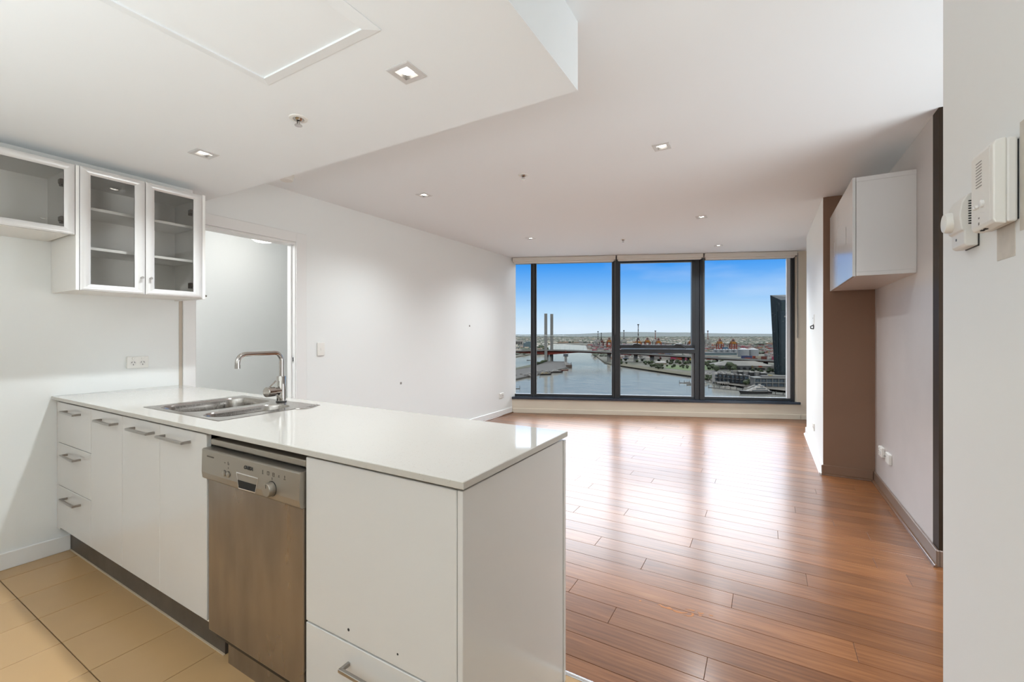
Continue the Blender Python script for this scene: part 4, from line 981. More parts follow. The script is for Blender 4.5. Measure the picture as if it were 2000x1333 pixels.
# ---- boats
def hull(mb, fr, L_, B_, H_, rake=.12, z0=-.6):
    rs = []
    for s_, wd in ((-.5, .78), (-.3, .96), (0., 1.), (.25, .86), (.4, .5), (.5, .03)):
        a = s_ * L_; sh = H_ * (1 + .35 * max(0, s_) * 2); hw = B_ / 2 * wd
        rs.append([ept(fr, a, -hw, sh), ept(fr, a, hw, sh), ept(fr, a - (L_ * rake if s_ > .3 else 0) * .5, hw * .72, z0), ept(fr, a - (L_ * rake if s_ > .3 else 0) * .5, -hw * .72, z0)])
    return mb.rings(rs)
def boat(px, py, L_, yaw, label, hullm, tiers=2, mast=0, name='motor_yacht', cat='boat', group='boats in the harbour', hh=.085, supm=None):
    p = g(px, py, WZ); fr = frame_at(px, py, yaw=yaw, z=WZ)
    t = thing(name, fr[0], label, cat, group)
    B_, H_ = L_ * .20, L_ * hh
    hull(MB(), fr, L_, B_, H_).build('hull', hullm, t)
    a0, a1, z, w_ = -.42 * L_, .26 * L_, H_, B_ * .42
    for k in range(tiers):
        hgt = L_ * .052
        rs = [[ept(fr, a0, -w_, z), ept(fr, a0, w_, z), ept(fr, a1, w_ * .7, z), ept(fr, a1, -w_ * .7, z)], [ept(fr, a0 + L_ * .02, -w_ * .9, z + hgt), ept(fr, a0 + L_ * .02, w_ * .9, z + hgt), ept(fr, a1 - L_ * .07, w_ * .6, z + hgt), ept(fr, a1 - L_ * .07, -w_ * .6, z + hgt)]]
        c = MB().rings(rs).build('deckhouse', supm or X_WHITE, t)
        MB().prism([tuple(ept(fr, a_, b_, 0)[:2]) for a_, b_ in ((a0 + L_ * .06, -w_ - .06), (a1 - L_ * .14, -w_ * .86), (a1 - L_ * .14, w_ * .86), (a0 + L_ * .06, w_ + .06))], fr[0].z + z + hgt * .35, fr[0].z + z + hgt * .7).build('window_band', X_GLS, c)
        z += hgt; a0 += L_ * .07; a1 -= L_ * .13; w_ *= .86
    if tiers: ebox(MB(), fr, a0 + L_ * .04, a0 + L_ * .10, -w_ * .5, w_ * .5, z, z + L_ * .05).build('radar_arch', supm or X_WHITE, t)
    if mast: MB().tube([ept(fr, 0, 0, H_ * .8), ept(fr, 0, 0, mast)], .16, 6).build('mast', X_CWHITE, t)
    return t
boat(1474, 769.5, 46, -174, 'large white superyacht with dark hull moored at the dock', X_DARK, 3, 0, hh=.075)
boat(1468, 760.5, 24, -178, 'second white motor yacht moored behind the superyacht', X_WHITE, 3, 12)
boat(1441, 755.5, 14, -165, 'small white cruiser with flybridge left of the superyacht', X_WHITE, 2)
boat(1417, 757, 14, -172, 'low white cruiser beside the long pontoon', X_WHITE, 1)
boat(1431, 758.5, 12, -172, 'white runabout nearest the superyacht bow', X_WHITE, 1)
boat(1378, 749.5, 11, 60, 'white launch moored by the right mullion', X_WHITE, 1)
boat(1386, 746, 11, 70, 'white cruiser moored beside the launch', X_WHITE, 2)
boat(1393, 748.5, 12, 75, 'blue-trimmed cruiser at the marina corner', X_WIN, 2)
boat(1342, 748.5, 12, -170, 'sailing boat with tall mast at the outer jetty', X_WHITE, 1, 15, 'sailing_boat')
boat(1351, 750, 12, -165, 'second sailing boat nearer the middle mullion', X_WIN, 1, 16, 'sailing_boat')
boat(1346, 752.5, 11, -160, 'dark-hulled sailing boat in front of the jetty', X_DARK, 1, 13, 'sailing_boat')
boat(1530, 787, 9, 178, 'small cream launch at the bottom right of the pane', X_CREAM, 1)
boat(1049, 777, 10, 150, 'small white boat at the foot of the bridge reflection', X_WHITE, 1)
X_TUGH = xm('tug_hull', (.06, .05, .05)); X_TUGS = xm('tug_cream', (.95, .78, .45))
boat(1066, 733, 24, 12, 'cream and white tugboat moored at the wharf', X_TUGH, 2, 12, 'tugboat', hh=.11, supm=X_TUGS)
boat(1088, 728.6, 27, 12, 'grey tugboat moored between cream tug and control tower', X_TUGH, 2, 14, 'tugboat', hh=.11)
boat(1103, 724.3, 18, 15, 'red-brown workboat moored below the control tower', X_BRWN, 1, 9, 'tugboat', hh=.11, supm=X_CREAM)
boat(1033, 704.5, 14, 175, 'dark barge moving on the river left of the towers', X_DARK, 0, 0, 'barge')
def jetty(x0, y0, x1, y1, label, n_=5):
    a, c_ = g(x0, y0, WZ), g(x1, y1, WZ); t = thing('jetty', (a.x, a.y, WZ), label, 'jetty')
    d = (c_ - a); L_ = d.length; d.normalize(); nn = Vector((-d.y, d.x, 0))
    q = [a + nn * 1.3, c_ + nn * 1.3, c_ - nn * 1.3, a - nn * 1.3]
    MB().prism([(v.x, v.y) for v in q], WZ - .3, WZ + .7).build('pontoon', xm('weathered_pontoon', (.20, .18, .16)), t)
    for k in range(n_):
        p = a + d * (L_ * k / (n_ - 1)); MB().cyl((p.x, p.y), .35, WZ - 1, WZ + 4.5, 8).build('pile', X_DARK, t)
jetty(1384, 757.5, 1450, 764, 'long pontoon jetty in front of the small cruisers', 7)
jetty(1327, 748.5, 1366, 750, 'short pontoon jetty beside the sailing boats')
jetty(985, 760, 1015, 760, 'dark jetty end at the left edge of the river', 3)
jetty(1500, 770.5, 1545, 774, 'pontoon astern of the superyacht', 4)

# ---- dark glass tower
tw = [(1512.6, 842), (1526.5, 826), (1572, 846), (1540, 872)]
tt = [(1504.2, 842, 577.3), (1525.6, 826, 587), (1572, 846, 584), (1533, 872, 576.5)]
base = [away(px, d) for px, d in tw]; topp = []
for px, d, py in tt:
    a = away(px, d); topp.append(Vector((a.x, a.y, CAMZ + (HORIZ - py) / FPX * d)))
X_TWR = bpy.data.materials.new('tower_curtain_wall'); X_TWR.use_nodes = True
n = X_TWR.node_tree; b = n.nodes['Principled BSDF']; b.inputs['Roughness'].default_value = .22; b.inputs['Specular IOR Level'].default_value = .25
t_ = n.nodes.new('ShaderNodeUVMap'); bk_ = n.nodes.new('ShaderNodeTexBrick'); bk_.offset = 0.; bk_.inputs['Color1'].default_value = (.0010, .0030, .0042, 1); bk_.inputs['Color2'].default_value = (.0045, .0085, .0105, 1)
bk_.inputs['Mortar'].default_value = (.0008, .001, .0012, 1); bk_.inputs['Scale'].default_value = 1.; bk_.inputs['Brick Width'].default_value = 1.6; bk_.inputs['Row Height'].default_value = 3.2; bk_.inputs['Mortar Size'].default_value = .25; bk_.inputs['Bias'].default_value = -.35
n.links.new(t_.outputs[0], bk_.inputs[0]); n.links.new(bk_.outputs[0], b.inputs['Base Color'])
t = thing('glass_tower', base[0], 'dark glass tower with slanted crown at the right pane', 'building')
o = MB().rings([base, topp]).build('facade', X_TWR, t)
uv = o.data.uv_layers.new(name='UVMap')
for p in o.data.polygons:
    for li in p.loop_indices:
        co = o.data.vertices[o.data.loops[li].vertex_index].co; i = min(range(4), key=lambda k: min((co - (base[k] - base[0])).length, (co - (topp[k] - base[0])).length))
        uv.data[li].uv = (i * 27.3, co.z)
rs_t = [v + Vector((0, 0, .3)) for v in topp]; MB().rings([topp, rs_t]).build('roof', xm('tower_roof', (.12, .15, .17)), t)
def on_face(i, j, u0, u1, z0, z1, m, nm, out_=.25):
    A, B, C_, D = base[i], base[j], topp[i], topp[j]
    nrm = (B - A).cross(Vector((0, 0, 1))).normalized()
    L_ = lambda u, f_: (A.lerp(B, u)).lerp(C_.lerp(D, u), f_)
    c = [L_(u0, z0), L_(u1, z0), L_(u1, z1), L_(u0, z1)]
    MB().rings([[p - nrm * .2 for p in c], [p + nrm * out_ for p in c]]).build(nm, m, t)
X_TPAN = xm('tower_pale_glass', (.10, .16, .18), .3)
on_face(1, 2, .02, .6, .86, .975, X_TPAN, 'pale_glass_bay'); on_face(1, 2, .12, .8, .775, .79, X_CONC, 'pale_band'); on_face(0, 1, .5, .62, .02, .97, X_TPAN, 'glass_strip', .15)
rnd = random.Random(3)
for k in range(46):      # a few lit or blind-drawn windows
    i, j = ((0, 1), (1, 2))[k % 2]; u = rnd.uniform(.04, .9 if i == 0 else .5); f_ = rnd.uniform(.05, .95 if i == 0 else .84)
    on_face(i, j, u, u + .05, f_, f_ + .012, X_WIN, 'window', .3)

# ---- waterfront townhouses
X_FRAME = X_WHITE
for k in range(8):
    px = 1395.5 + k * 8.3; py = 746.5 + k * .75
    fr = frame_at(px, py, yaw=-7); w_ = 6.9
    t = thing('townhouse', fr[0], ('white box townhouse at the left end of the dark terrace' if k == 0 else '%s dark townhouse of the waterside terrace, counted from the white box' % ('second third fourth fifth sixth seventh eighth'.split()[k - 1])), 'house', 'dark waterside terrace')
    ebox(MB(), fr, 0, w_, 0, 12, 0, 13.5).build('body', X_WHITE if k == 0 else X_DARK, t)
    ebox(MB(), fr, w_ - .5, w_ + .7, -1.3, .5, 0 if k % 2 else 4, 14.5).build('white_fin', X_FRAME, t)
    ebox(MB(), fr, .9, w_ - 1.2, -.15, .2, 8.5, 12).build('upper_window', X_GLS, t); ebox(MB(), fr, .9, w_ - 1.2, -.15, .2, 2, 6.5).build('lower_window', X_GLS, t)
    ebox(MB(), fr, 1, 4.5, 3, 8, 13.5, 15).build('roof_box', X_GREY if k % 2 else X_WHITE, t)
    ebox(MB(), fr, -.2, w_, -2.2, 0, 6.9, 7.5).build('balcony', X_GREY, t)
# second terrace behind
for k in range(6):
    fr = frame_at(1432 + k * 11, 738 + k * .8, yaw=-6)
    t = thing('rear_house', fr[0], 'flat-roofed grey house behind the terrace with white roof boxes', 'house', 'houses behind the terrace')
    ebox(MB(), fr, 0, 9.5, 0, 10, 0, 11).build('body', X_DARK if k % 2 else X_GREY, t); ebox(MB(), fr, 1, 8.4, 2, 8, 11, 12.4).build('roof_box', X_WHITE if k % 2 else X_ROOF, t); ebox(MB(), fr, -.3, 9.9, -.4, 10.4, 10.6, 11.1).build('roof_edge', X_CONC, t)
# pale two-storey building behind the yacht
fr = frame_at(1473, 755.5, yaw=-9)
t = thing('waterfront_hall', fr[0], 'long pale two-storey waterfront building behind the superyacht', 'building')
ebox(MB(), fr, 0, 90, .5, 16, 0, 12.2).build('body', X_GREY, t); ebox(MB(), fr, -1, 91, -1.4, 17, 12.2, 13.6).build('roof', X_CONC, t); ebox(MB(), fr, -.6, 90.5, -1.2, .5, 5.6, 6.6).build('floor_band', X_CONC, t)
ebox(MB(), fr, 12, 60, 3, 12, 13.6, 16).build('roof_plant', X_GREY, t); ebox(MB(), fr, 22, 27, 4, 9, 13.6, 16.6).build('roof_box', X_YEL, t)
for k in range(11):
    a = .6 + k * 8.1
    ebox(MB(), fr, a + .7, a + 7.6, .2, .6, 6.9, 11.6).build('window', X_GLS, t)
    ebox(MB(), fr, a + .9, a + 7.2, .2, .6, .6, 5.2).build('window', X_GLS, t)
    ebox(MB(), fr, a - .35, a + .35, -1.0, .5, 0, 12.2).build('column', X_CONC, t)
    ebox(MB(), fr, a + 3.8, a + 4.1, .1, .5, 6.9, 11.6).build('window_bar', X_CONC, t)
fr = frame_at(1402, 751.5, yaw=-8)
t = thing('boardwalk_rail', fr[0], 'low white frame pavilion on the promenade below the terrace', 'pavilion')
for k in range(6): ebox(MB(), fr, k * 3.2, k * 3.2 + .5, 0, .5, 0, 3.4).build('post', X_WHITE, t)
ebox(MB(), fr, -.4, 16.8, -.2, 3, 3.4, 3.9).build('roof', X_WHITE, t)

# ---- sheds, silos and port buildings
def shed(px, py, w_, dpt, h_, rf, yaw, label, wallm=X_GREY, roofm=X_ROOF, name='warehouse', hip=0.):
    fr = frame_at(px, py, yaw=yaw); t = thing(name, fr[0], label, 'building')
    ebox(MB(), fr, 0, w_, 0, dpt, 0, h_).build('walls', wallm, t)
    e_ = [ept(fr, -1, -1, h_), ept(fr, w_ + 1, -1, h_), ept(fr, w_ + 1, dpt + 1, h_), ept(fr, -1, dpt + 1, h_)]
    r_ = [ept(fr, hip, dpt / 2, h_ + rf), ept(fr, w_ - hip, dpt / 2, h_ + rf)]
    MB().add(e_ + r_, [(0, 1, 5, 4), (2, 3, 4, 5), (1, 2, 5), (3, 0, 4), (0, 3, 2, 1)]).build('roof', roofm, t)
    return t, fr
t, fr = shed(1396, 722, 118, 62, 9, 9, -14, 'large warehouse with pale grey hipped roof behind the trees', hip=30)
for k in range(9): ebox(MB(), fr, 8 + k * 12, 15 + k * 12, -.5, .2, 1, 5.5).build('door', X_DARK, t)
fr = frame_at(1469, 723.5, yaw=-8); t = thing('yellow_gantry', fr[0], 'yellow gantry frame in front of the grey-roofed warehouse', 'gantry')
ebox(MB(), fr, 0, 1.6, 0, 2, 0, 10).build('post', X_YEL, t); ebox(MB(), fr, 38, 39.6, 0, 2, 0, 10).build('post', X_WHITE, t); ebox(MB(), fr, 0, 39.6, 0, 1.4, 5.2, 6.8).build('beam', X_CREAM, t)
ebox(MB(), fr, 13, 20, -.3, 1.6, 6.4, 9.5).build('hoist', X_CRED, t)
shed(1281, 712.5, 26, 16, 5, 3, -12, 'small pale-roofed pavilion under the elevated road', X_CREAM, X_WHITE, 'pavilion', 5)
fr = frame_at(1376, 694, yaw=-2); t = thing('conveyor_shed', fr[0], 'long pale blue-grey shed in front of the silos', 'building')
ebox(MB(), fr, -10, 118, 0, 14, 0, 8).build('walls', X_BLUE, t); ebox(MB(), fr, -12, 120, -1, 15, 8, 10).build('roof', X_SILO, t)
for k in range(8):
    p = g(1396.5 + k * 5.75, 693.6 + (k % 2) * .3); d = p.length
    t = thing('grain_silo', p, '%s of the eight slim white silos, counted from the left' % 'first second third fourth fifth sixth seventh eighth'.split()[k], 'silo', 'slim white silos')
    MB().cyl((p.x, p.y), 5.2, GZ, GZ + 20, 20).build('drum', X_SILO, t, smooth=True); MB().cyl((p.x, p.y), 5.3, GZ + 20, GZ + 22.5, 20, 1.2).build('cone_roof', X_SILO, t, smooth=True)
    MB().cyl((p.x, p.y), 5.35, GZ + 9, GZ + 9.5, 20).build('band', X_GREY, t)
for px, lab in ((1452.3, 'big white storage tank beside the slim silos'), (1470, 'big white storage tank furthest right')):
    p = g(px, 697); t = thing('storage_tank', p, lab, 'tank', 'big storage tanks')
    MB().cyl((p.x, p.y), 18.2, GZ, GZ + 25, 32).build('drum', X_SILO, t, smooth=True); MB().cyl((p.x, p.y), 18.3, GZ + 25, GZ + 29.5, 32, 2.).build('dome_roof', X_SILO, t, smooth=True); MB().cyl((p.x, p.y), 2, GZ + 29.3, GZ + 31, 10).build('vent', X_GREY, t)
cont = [(1448, 701.5, X_NAVY, 18), (1460, 701.8, X_NAVY, 14), (1470, 702.3, X_CRED, 10), (1476, 702.5, X_CREAM, 16), (1487, 703, X_BRWN, 16), (1499, 703.6, X_WHITE, 16), (1508, 704, X_PINK, 18), (1455, 706.2, X_CRED, 16), (1468, 706.6, X_BRWN, 16), (1380, 703, X_CRED, 14), (1392, 703.4, X_BRWN, 16), (1310, 703.5, X_PINK, 15), (1323, 703.8, X_CRED, 14), (1333, 704, X_PINK, 13), (1346, 704.2, X_YEL, 20), (1271, 701, X_CRED, 12), (1240, 700.5, X_CREAM, 18), (1212, 699, X_ORNG, 16), (1282, 701.3, X_BRWN, 13), (1295, 702, X_NAVY, 12)]
cn = {X_NAVY: 'navy', X_CRED: 'red', X_CREAM: 'cream', X_BRWN: 'brown', X_WHITE: 'white', X_PINK: 'magenta', X_YEL: 'yellow', X_ORNG: 'orange'}
for px, py, m, w_ in cont:
    fr = frame_at(px, py, yaw=-5); t = thing('shipping_container', fr[0], 'stack of %s shipping containers by the elevated road' % cn[m], 'container', '%s container stacks' % cn[m])
    ebox(MB(), fr, 0, w_, 0, 3, 0, 5.2).build('lower_box', m, t); ebox(MB(), fr, .4, w_ - .2, .1, 2.9, 5.3, 10.2).build('upper_box', m, t)
    mb = MB()
    for k in range(int(w_ / 2)): ebox(mb, fr, k * 2 + .5, k * 2 + .8, -.12, .1, .2, 5.1)
    mb.build('corrugation', m, t)
# left bank buildings
fr = frame_at(1024.5, 683, yaw=8); t = thing('blue_shed', fr[0], 'blue-grey tall shed beside the rounded mullion', 'building')
ebox(MB(), fr, 0, 60, 0, 40, 0, 33).build('walls', X_BLUE, t); ebox(MB(), fr, 12, 50, 2, 40, 33, 40).build('roof_box', X_BLUE, t); ebox(MB(), fr, 4, 10, -1, 0, 0, 16).build('door', X_DARK, t)
fr = frame_at(1004, 676, yaw=5); t = thing('colonnade_shed', fr[0], 'white warehouse with dark window bays on the left bank', 'building')
ebox(MB(), fr, -30, 60, 0, 40, 0, 36).build('walls', X_WHITE, t)
for k in range(7): ebox(MB(), fr, -22 + k * 11.5, -15 + k * 11.5, -1, .2, 7, 28).build('window_bay', X_DARK, t)
fr = frame_at(998, 684, yaw=5); t = thing('cream_shed', fr[0], 'low cream shed on the left bank above the bridge', 'building'); ebox(MB(), fr, -20, 40, 0, 20, 0, 12).build('walls', X_CREAM, t); ebox(MB(), fr, -21, 41, -1, 21, 12, 14).build('roof', X_CONC, t)
fr = frame_at(1015, 681, yaw=5); t = thing('white_shed', fr[0], 'small white shed between cream and blue-grey sheds', 'building'); ebox(MB(), fr, 0, 24, 0, 16, 0, 20).build('walls', X_WHITE, t); ebox(MB(), fr, -1, 25, -1, 17, 20, 21.5).build('roof', X_CONC, t)

# ---- ship-to-shore cranes
def crane(px, d, s, boom, legm, topm, boomm, label, house=True):
    fr = frame_at(px, d=d); t = thing('container_crane', fr[0], label, 'crane', 'port cranes'); H_ = 38 * s
    for a, b_ in ((-11, -9), (11, -9), (11, 9), (-11, 9)): ebox(MB(), fr, a * s - 1.6 * s, a * s + 1.6 * s, b_ * s - 1.5 * s, b_ * s + 1.5 * s, 0, H_).build('leg', legm, t)
    for b_ in (-9, 9):
        ebox(MB(), fr, -11 * s, 11 * s, b_ * s - 1.2 * s, b_ * s + 1.2 * s, 12 * s, 15 * s).build('portal_beam', legm, t)
    ebox(MB(), fr, -11 * s, 11 * s, -10 * s, 10 * s, H_ - 4 * s, H_).build('top_beam', topm, t)
    if house: ebox(MB(), fr, -9 * s, 9 * s, -6 * s, 10 * s, H_, H_ + 6 * s).build('machinery_house', topm, t)
    mb = MB(); mb.tube([ept(fr, -8 * s, 0, H_ + 6 * s), ept(fr, -1 * s, 0, H_ + 20 * s)], 1.3 * s, 6).tube([ept(fr, 8 * s, 0, H_ + 6 * s), ept(fr, 1 * s, 0, H_ + 20 * s)], 1.3 * s, 6); mb.build('apex_frame', legm, t)
    if boom:
        for k in range(8):
            z0 = H_ + 4 * s + k * boom / 8; z1 = z0 + boom / 8; w_ = 2.2 * s * (1 - k * .06)
            ebox(MB(), fr, -w_, w_, -1.2 * s, 1.2 * s, z0, z1).build('boom_section', boomm[k % len(boomm)], t)
        ebox(MB(), fr, -3.2 * s, 3.2 * s, -2 * s, 2 * s, H_ + 4 * s + boom, H_ + 8 * s + boom).build('boom_tip', X_BLACK, t)
CB = (X_CWHITE, X_BLACK); RB = (X_CWHITE, X_CRED)
for a in ((1163, 2450, .9, 0, X_CWHITE, X_CWHITE, CB, 'white crane without boom at the far left of the port'), (1168, 2400, 1.05, 46, X_CWHITE, X_CWHITE, CB, 'white crane with raised banded boom left of the mullion'), (1174.5, 2420, .95, 42, X_BRWN, X_BRWN, (X_BLACK,), 'dark crane with raised black boom beside the white crane'),
          (1190, 2350, 1.05, 8, X_CRED, X_ORNG, (X_CRED,), 'orange crane just left of the second mullion'), (1218.5, 2300, 1.1, 48, X_CWHITE, X_CWHITE, CB, 'white crane with banded boom right of the second mullion'),
          (1246.5, 1950, 1.05, 74, X_CRED, X_ORNG, CB, 'tallest crane with high lattice boom behind the sash lever'), (1264.5, 2250, 1.05, 8, X_CRED, X_ORNG, (X_CRED,), 'orange crane without boom in the middle of the opening sash'),
          (1280, 2280, 1.1, 46, X_CWHITE, X_CWHITE, RB, 'white crane with red-banded boom in the opening sash'), (1286, 2150, 1.0, 8, X_CRED, X_ORNG, (X_CRED,), 'orange crane directly beside the red-banded white crane'),
          (1344, 2250, 1.05, 0, X_CWHITE, X_CWHITE, CB, 'pale crane at the right end of the opening sash', False), (1350, 2100, 1.0, 8, X_CRED, X_ORNG, (X_CRED,), 'orange crane at the right end of the opening sash'),
          (1382.5, 2300, 1.1, 46, X_CWHITE, X_CWHITE, RB, 'white crane with red-banded boom in the right pane'), (1406, 1980, 1.0, 7, X_CRED, X_ORNG, (X_CRED,), 'left one of two orange cranes in the right pane'), (1432, 1980, 1.0, 5, X_CRED, X_ORNG, (X_CRED,), 'right one of two orange cranes in the right pane')):
    crane(*a)
fr = frame_at(1413, d=1930); t = thing('blue_stack', fr[0], 'bright blue container stack between the two orange cranes', 'container'); ebox(MB(), fr, 0, 26, 0, 12, 0, 14).build('lower_tier', xm('blue_container', (.12, .30, .52)), t); ebox(MB(), fr, 2, 20, 0, 12, 14, 20).build('upper_tier', MAT['blue_container'], t)

# ---- trees one can pick out
ico = bmesh.new(); bmesh.ops.create_icosphere(ico, subdivisions=2, radius=1.)
rt = random.Random(11)
for v_ in ico.verts: v_.co *= rt.uniform(.78, 1.16)
cm = bpy.data.meshes.new('crown'); ico.to_mesh(cm); ico.free(); cm.materials.append(X_TREE)
tm = bpy.data.meshes.new('trunk'); tb = MB().cyl((0, 0), .05, 0, .5, 6)
tm.from_pydata(tb.v, [], tb.f); tm.materials.append(X_TRNK)
def tree(px, py, h_, label, group, fat=.5):
    p = g(px, py); t = thing('tree', p, label, 'tree', group)
    c = bpy.data.objects.new('crown', cm); COL.objects.link(c); c.parent = t; c.scale = (h_ * fat, h_ * fat, h_ * .42); c.location = (0, 0, h_ * .60); c.rotation_euler = (0, 0, rt.uniform(0, 6))
    k = bpy.data.objects.new('trunk', tm); COL.objects.link(k); k.parent = t; k.scale = (h_ * .6, h_ * .6, h_ * .8)
for k in range(26): tree(rt.uniform(1272, 1345), rt.uniform(716.5, 722.5), rt.uniform(5, 8.5), 'dark rounded tree along the river edge of the park', 'park edge trees')
for k in range(40): tree(rt.uniform(1210, 1370), rt.uniform(706, 713.5), rt.uniform(6, 10), 'dark tree in the belt under the elevated road', 'trees under the elevated road')
for k in range(34): tree(rt.uniform(1378, 1445), rt.uniform(712, 728), rt.uniform(8, 13), 'dense dark tree in front of the grey-roofed warehouse', 'trees before the warehouse')
tree(1425.5, 725, 19, 'tallest dark tree in front of the grey warehouse roof', 'single trees'); tree(1434.5, 726, 14, 'slim dark tree right of the tallest one', 'single trees', .35)
for k in range(14): tree(rt.uniform(1470, 1535), rt.uniform(726, 731), rt.uniform(6, 9), 'dark tree in the row below the dark glass tower', 'trees below the tower')
for k in range(7): tree(rt.uniform(1452, 1472), rt.uniform(749, 754.5), rt.uniform(6, 9.5), 'dark tree between terrace and pale waterfront building', 'trees beside the waterfront building')
for k in range(12): tree(1048 + k * 1.7, 713.2 - k * .5, rt.uniform(5, 8), 'dark bush in the row along the far edge of the wharf', 'wharf edge bushes', .6)
for k in range(9): tree(rt.uniform(1376, 1400), rt.uniform(738, 744), rt.uniform(4, 7), 'dark bush between car park and marina', 'marina bushes', .55)
for k in range(16): tree(rt.uniform(1047, 1068), rt.uniform(678, 686), rt.uniform(12, 18), 'dark tree on the left bank beside the bridge towers', 'left bank trees', .6)

# ---- what nobody could count: suburbs, yard clutter
def attr_mat(name, rough=.9):
    m = bpy.data.materials.new(name); m.use_nodes = True; n = m.node_tree; a = n.nodes.new('ShaderNodeAttribute'); a.attribute_name = 'tint'
    b = n.nodes['Principled BSDF']; n.links.new(a.outputs['Color'], b.inputs['Base Color']); b.inputs['Roughness'].default_value = rough; b.inputs['Specular IOR Level'].default_value = .1; return m
def clutter(name, items, label):
    """items: (centre, half-width, half-depth, height, colour, yaw, pointed)"""
    V, F, C_ = [], [], []
    for p, hw, hd, h_, c, yw, pt in items:
        r = YAW + yw; u = Vector((math.cos(r), math.sin(r), 0)); w_ = Vector((-math.sin(r), math.cos(r), 0)); b0 = len(V)
        q = [p - u * hw - w_ * hd, p + u * hw - w_ * hd, p + u * hw + w_ * hd, p - u * hw + w_ * hd]
        up = Vector((0, 0, h_))
        if pt:
            V += [tuple(x + up * .35) for x in q] + [tuple(p), tuple(p + up)]
            fs = [(0, 1, 5), (1, 2, 5), (2, 3, 5), (3, 0, 5), (1, 0, 4), (2, 1, 4), (3, 2, 4), (0, 3, 4)]
        else:
            V += [tuple(x) for x in q] + [tuple(x + up) for x in q]; fs = [(4, 5, 6, 7), (0, 1, 5, 4), (1, 2, 6, 5), (2, 3, 7, 6), (3, 0, 4, 7)]
        F += [tuple(i + b0 for i in f_) for f_ in fs]; C_ += [c] * len(fs)
    me = bpy.data.meshes.new(name); me.from_pydata([(v[0], v[1], v[2] - GZ) for v in V], [], F)
    at = me.attributes.new('tint', 'FLOAT_COLOR', 'FACE')
    at.data.foreach_set('color', [x for c in C_ for x in (*[q * EXV for q in c], 1)])
    o = bpy.data.objects.new(name, me); COL.objects.link(o); o.location = (0, 0, GZ); me.materials.append(attr_mat(name + '_surface'))
    return tag(o, label, kind='stuff')
rs = random.Random(5)
def blocked(px, d): return any(a <= px <= b_ and c_ <= d <= e_ for a, b_, c_, e_ in ((1370, 1500, 1330, 1720), (1385, 1520, 880, 1060), (1495, 1600, 790, 900), (1385, 1600, 610, 800), (1160, 1600, 1040, 1330)))
PAL = [(2.0, 1.9, 1.65), (1.5, 1.3, 1.0), (.9, .85, .72), (.6, .58, .54), (.8, .55, .38), (.4, .4, .4), (2.2, 2.1, 1.95)]
TRE = [(.12, .17, .10), (.15, .20, .12), (.18, .22, .14), (.10, .14, .08)]
it = []
for k in range(6500):
    d = 1 / rs.uniform(1 / 9500, 1 / 3300); px = rs.uniform(930, 1640)
    if d < 3900 and 1069 < px < 1300: d = rs.uniform(4100, 9000)
    p = away(px, d); it.append((p, rs.uniform(8, 42), rs.uniform(8, 30), rs.uniform(6, 15), rs.choice(PAL), rs.uniform(-.5, .5), False))
clutter('suburb_buildings', it, 'countless pale rooftops of the distant suburbs')
it = []
for k in range(7000):
    d = 1 / rs.uniform(1 / 14000, 1 / 3300); px = rs.uniform(930, 1640)
    if d < 3900 and 1069 < px < 1300: d = rs.uniform(4100, 12000)
    p = away(px, d); r_ = rs.uniform(9, 30) * (1.4 if d > 6000 else 1); it.append((p, r_, r_, rs.uniform(11, 20), rs.choice(TRE), rs.uniform(0, 1), True))
clutter('suburb_trees', it, 'countless dark trees between the distant rooftops')
PORT = [(.62, .12, .08), (.75, .30, .12), (.85, .82, .76), (.5, .48, .45), (.20, .25, .42), (.35, .12, .10), (.95, .92, .85), (.7, .18, .25), (.28, .27, .25), (.85, .82, .76)]
it = []
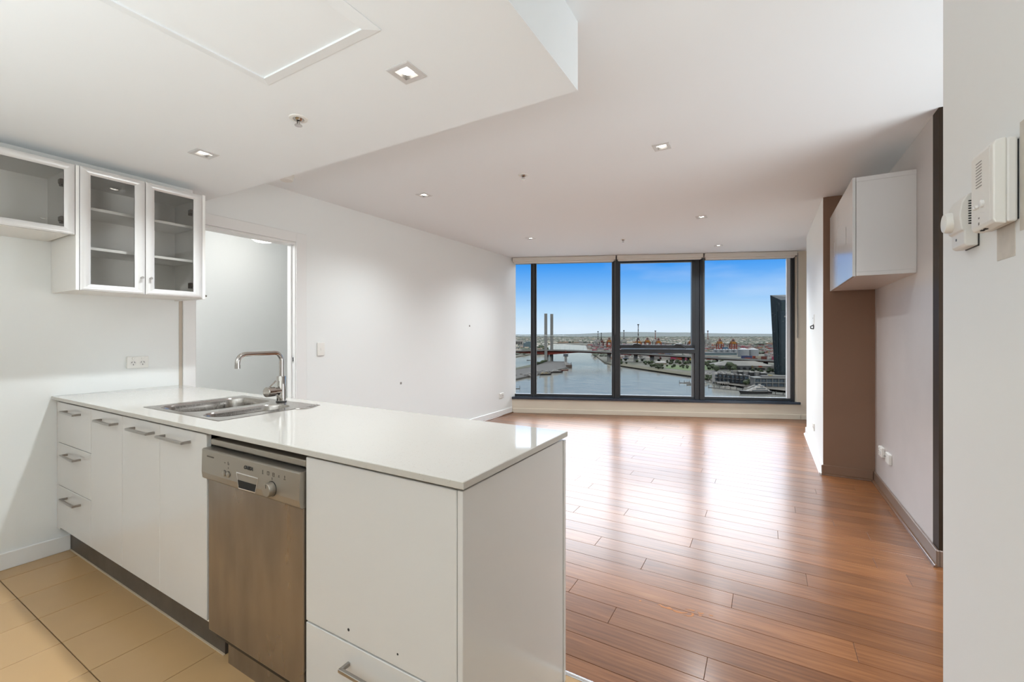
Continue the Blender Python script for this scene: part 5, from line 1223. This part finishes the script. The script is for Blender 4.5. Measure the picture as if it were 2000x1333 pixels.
for k in range(2600):
    px = rs.uniform(1160, 1600); d = rs.uniform(1300, 2900)
    if px < 1215 and d > 2350: continue
    if px < 1200 and d < 1750: continue
    if blocked(px, d): continue
    p = away(px, d); it.append((p, rs.uniform(4, 14), rs.uniform(3, 8), rs.uniform(3, 12), rs.choice(PORT), rs.uniform(-.2, .2), False))
for k in range(420):
    px = rs.uniform(1150, 1225); d = rs.uniform(2380, 3000); p = away(px, d); it.append((p, rs.uniform(6, 20), rs.uniform(4, 8), rs.uniform(5, 14), rs.choice(PORT), rs.uniform(-.2, .2), False))
for k in range(70):
    px = rs.uniform(1376, 1420); d = rs.uniform(810, 880); p = away(px, d); it.append((p, rs.uniform(1, 2.4), rs.uniform(1, 2.4), rs.uniform(1.2, 2.2), rs.choice(PORT[2:4] + PORT[6:7]), rs.uniform(-.2, .2), False))
for k in range(60):
    a, c_ = g(1005, 738), g(1060, 727); p = a.lerp(c_, rs.random()) + Vector((rs.uniform(-20, 15), rs.uniform(0, 45), 0)); it.append((p, rs.uniform(.8, 2.4), rs.uniform(.8, 2.4), rs.uniform(1, 2.2), rs.choice(PORT[2:4] + PORT[8:9]), rs.uniform(-.5, .5), False))
for k in range(300):
    px = rs.uniform(930, 1066); d = rs.uniform(1750, 3600); p = away(px, d); it.append((p, rs.uniform(8, 24), rs.uniform(6, 20), rs.uniform(5, 15), rs.choice(PAL), rs.uniform(-.3, .3), False))
clutter('port_clutter', it, 'countless containers, cars and sheds of the port')
it = []
for k in range(2200):
    px = rs.uniform(1160, 1600); d = rs.uniform(1400, 3100)
    if px < 1215 and (d > 2250 or d < 1500): continue
    if blocked(px, d): continue
    p = away(px, d); r_ = rs.uniform(4, 10); it.append((p, r_, r_, rs.uniform(6, 12), rs.choice(TRE[:3]), rs.uniform(0, 1), True))
for k in range(260):
    px = rs.uniform(930, 1066); d = rs.uniform(1650, 3600); p = away(px, d); r_ = rs.uniform(8, 18); it.append((p, r_, r_, rs.uniform(9, 16), rs.choice(TRE), rs.uniform(0, 1), True))
clutter('port_trees', it, 'countless small trees scattered over the port land')
